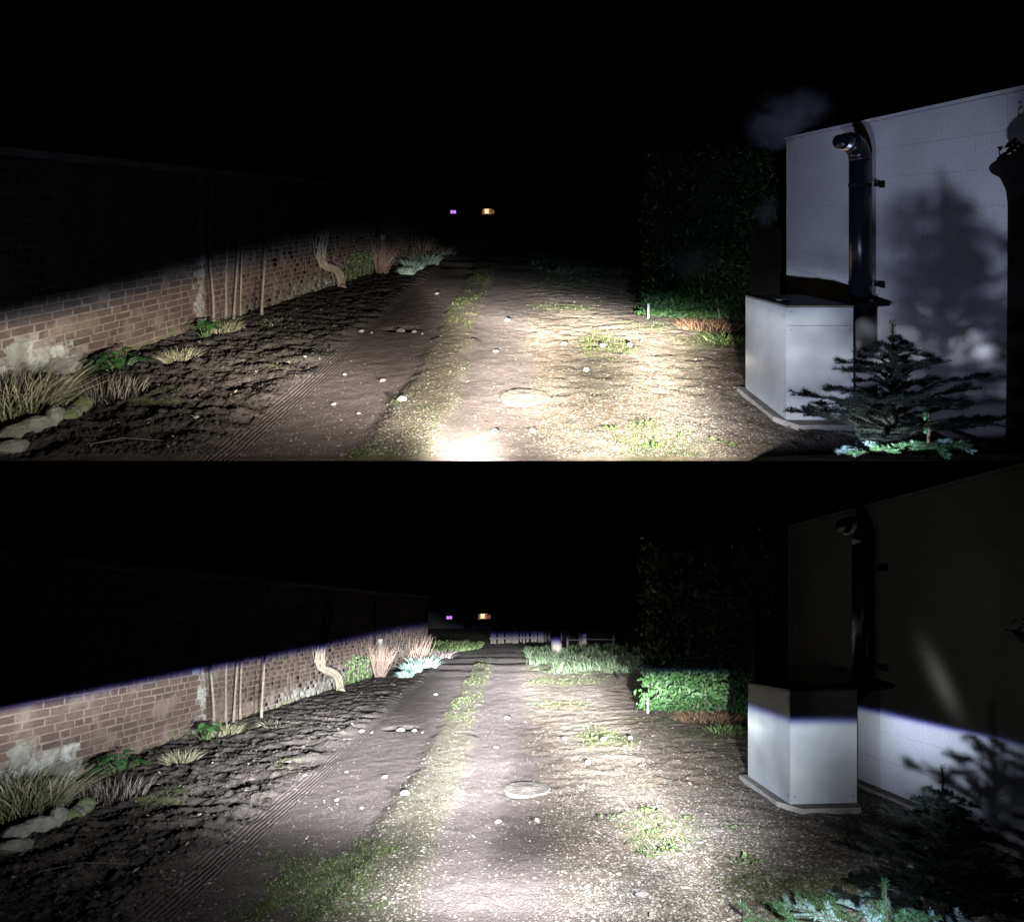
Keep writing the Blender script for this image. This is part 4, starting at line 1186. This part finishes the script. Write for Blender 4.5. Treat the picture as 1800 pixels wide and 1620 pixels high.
def distance(lane):
    wd = lane.word; T = lambda s: s + ', %s lane' % wd
    # long grass verge on the right
    n = 11000
    v = rng.uniform(14.0, 24, n); u = .55 + rng.random(n) * (v * .215 - .45) + (rng.random(n) < .2) * rng.normal(size=n) * .2
    keep = u > .45 + .5 * sst(16, 14.2, v) * (u < 1.2)
    u, v = u[keep], v[keep]; n = len(u)
    cl = fbm(u * 3.2, v * 2.0, 14, 2)
    H = (.05 + .40 * sst(.35, .68, cl)) * rng.uniform(.35, 1.15, n) * sst(13.8, 15., v)
    B = np.stack([u, v, gh(u, v) - .01], 1)
    o = soup(lane, 'long_grass', [blades(B, H, rng.normal(size=(n, 2)) * .13, rng.uniform(.004, .009, n), 3, 1.1)], 'longgrass', kind='stuff')
    tag(o, T('tussocky grey green long grass verge beyond the gravel'))
    bare_tree(lane, 1.72, 21.2, 5.6, .17, -.22, T('leaning tree trunk standing in the long grass'), 3)
    bare_tree(lane, 3.35, 27.0, 6., .17, .05, T('farther upright tree trunk right of the leaning one'), 5)
    # board fence at the far end
    r = thing(lane, 'board_fence', .5, 29.5, T('weathered grey board fence across the far end'), 'fence')
    rs = random.Random(8); x = -.9
    while x < 2.6:
        w_ = rs.choice((.1, .14, .2, .3)); 
        g = G(); g.box((x + w_ / 2, 29.5 + rs.uniform(-.03, .03), .6), (w_ / 2, .012, .62 + rs.uniform(-.08, .08)), (rs.uniform(-.05, .05), 1), .012); g.build('board', 'greywood', lane, r); x += w_ + rs.uniform(.01, .1)
    for h in (.25, .95):
        g = G(); g.box((.85, 29.56, h), (1.8, .025, .04)); g.build('rail', 'greywood', lane, r)
    r = thing(lane, 'field_gate', 3.1, 24., T('low broken timber rail fence right of the tree'), 'fence')
    for x in (2.35, 2.9, 4.2):
        g = G(); g.box((x, 24., .45), (.04, .04, .5), None, .01); g.build('post', 'greywood', lane, r)
    for (h, a) in ((.35, .02), (.65, -.03)):
        g = G(); g.tube([(2.3, 23.95, h), (3.2, 23.94, h + a), (4.3, 23.95, h - a)], [.025, .022, .025], 6); g.build('rail', 'greywood', lane, r)
    # grassy bank at the far left
    n = 2600; v = rng.uniform(21, 30, n); u = -3.4 + rng.random(n) * 2.6 * sst(20, 26, v) - .4
    B = np.stack([u, v, gh(u, v)], 1)
    o = soup(lane, 'bank_grass', [blades(B, rng.uniform(.05, .3, n), rng.normal(size=(n, 2)) * .1, rng.uniform(.008, .018, n), 3, .9)], 'grass', kind='stuff')
    tag(o, T('rough dim grass at the far left bend'))
    # far houses with lit windows
    for (x0, x1, wins, lab) in [(-9.5, -4.6, [(-6.25, 1.15, .13, .16, 'violet'), (-5.95, 1.15, .13, .16, 'violet')], 'dark far house with two violet lit windows'),
                                (-3.8, .8, [(-2.62, 1.22, .26, .24, 'warm'), (-2.95, 1.15, .13, .26, 'warmdim'), (-2.27, 1.2, .16, .3, 'warmdim'), (-1.95, 1.15, .1, .2, 'warmdim')], 'dark far house with warm lit windows')]:
        vv = 62.
        r = thing(lane, 'far_house', (x0 + x1) / 2, vv, T(lab), 'house', 'far houses beyond the %s lane' % wd, h=0.)
        g = G(); g.box(((x0 + x1) / 2, vv + 3, 1.1), ((x1 - x0) / 2, 3., 1.3)); g.build('wall', 'blackhouse', lane, r)
        g = G(); xm = (x0 + x1) / 2
        g.add([(x0 - .2, vv - .3, 2.4), (x1 + .2, vv - .3, 2.4), (x1 + .2, vv + 6.3, 2.4), (x0 - .2, vv + 6.3, 2.4), (x0 - .2, vv + 3, 4.1), (x1 + .2, vv + 3, 4.1)],
              [(3, 2, 1, 0), (0, 1, 5, 4), (2, 3, 4, 5), (1, 2, 5), (3, 0, 4)]); g.build('roof', 'roofedge', lane, r)
        for (a, h, b, c, mt) in wins:
            g = G(); g.box((a, vv - .02, h), (b + .05, .018, c + .05)); f = g.build('window', 'blackhouse', lane, r)
            g = G(); g.box((a, vv - .05, h), (b, .008, c)); g.build('pane', mt, lane, r, parent=f)
            f.children[0].matrix_parent_inverse.identity()

def gate(lane):
    v = 6.3; r = thing(lane, 'timber_gate', 2.72, v, 'dark narrow timber gate between hedge and outbuilding, %s lane' % lane.word, 'gate')
    for i in range(3):
        g = G(); g.box((2.63 + i * .085, v, .68), (.04, .012, .7), None, .002); g.build('board', 'darkwood', lane, r)
    for h in (.3, 1.1):
        g = G(); g.box((2.715, v + .03, h), (.125, .015, .04)); g.build('rail', 'darkwood', lane, r)
    g = G(); g.box((2.56, v + .01, .72), (.025, .03, .75)); g.build('post', 'darkwood', lane, r)

def urn_column(lane, u, v, z0, top, label):
    r = thing(lane, 'planter_column', u, v, label, 'column', h=z0)
    H = top - z0
    g = G(); g.lathe((u, v, z0), [(.085, 0), (.085, .06), (.058, .09), (.052, H * .5), (.05, H - .3)], 18); g.build('shaft', 'blackiron', lane, r, True)
    g = G(); g.lathe((u, v, z0), [(.05, H - .3), (.058, H - .22), (.085, H - .14), (.125, H - .1), (.13, H - .08), (.12, H - .075)], 18); g.build('capital', 'blackiron', lane, r, True)
    n = 90; P = np.stack([u + rng.normal(size=n) * .055, v + rng.normal(size=n) * .05, z0 + H - .07 + np.abs(rng.normal(size=n)) * .05], 1)
    soup(lane, 'plant', [leaves(P, rng.uniform(.03, .06, n), rng.normal(size=(n, 3)), .6, .1)], 'darkwood', r, 'stuff')


# ------------------------------------------------------------------ build both places
for LN in (UP, LO):
    ground(LN)
    brick_wall(LN)
    outbuilding(LN)
    hedge(LN)
    boiler(LN)
    gate(LN)
    downpipe(LN)
    left_border(LN)
    lane_stones(LN)
    wall_plants(LN)
    distance(LN)
    litter(LN)

fir(SPUR, 1.68, 2.64, .60, .52, 'ragged fir tree, blackened as shade, before the boiler cabinet and white wall, upper lane', .012, 64, 15, .95, None, .5, 'needle_shaded', 0., 'darkwood')  # needles and wood near black, standing in for the fir's shadow here
fir(SPUR, 1.78, 2.56, .27, .38, 'small fir sapling with a pale upright leader at the bottom right, upper lane', .008, 9, 6, .12, (.5, 4.9), .03)
urn_column(SPUR, 2.72, 3.2, .026, 1.66, 'black planter column with flared top before the white outbuilding, upper lane')
fir(LO, 1.92, 2.72, .78, .55, 'ragged fir tree, blackened as shade, before the white wall at the right, lower lane', LO.g(1.92, 2.72) - .02, 64, 15, .95, None, .45, 'needle_shaded', 0., 'darkwood')  # added tree, coloured black as unlit and shadowing the wall
fir(LO, 1.52, 2.5, .36, .6, 'young fir tree with bright green tips at the bottom right of the lower lane', LO.g(1.62, 2.5) - .02, 22, 8, .3, None, .2)
urn_column(LO, 2.42, 2.72, 0., 1.42, 'black planter column cut by the right edge of the view, lower lane')
steam(UP)
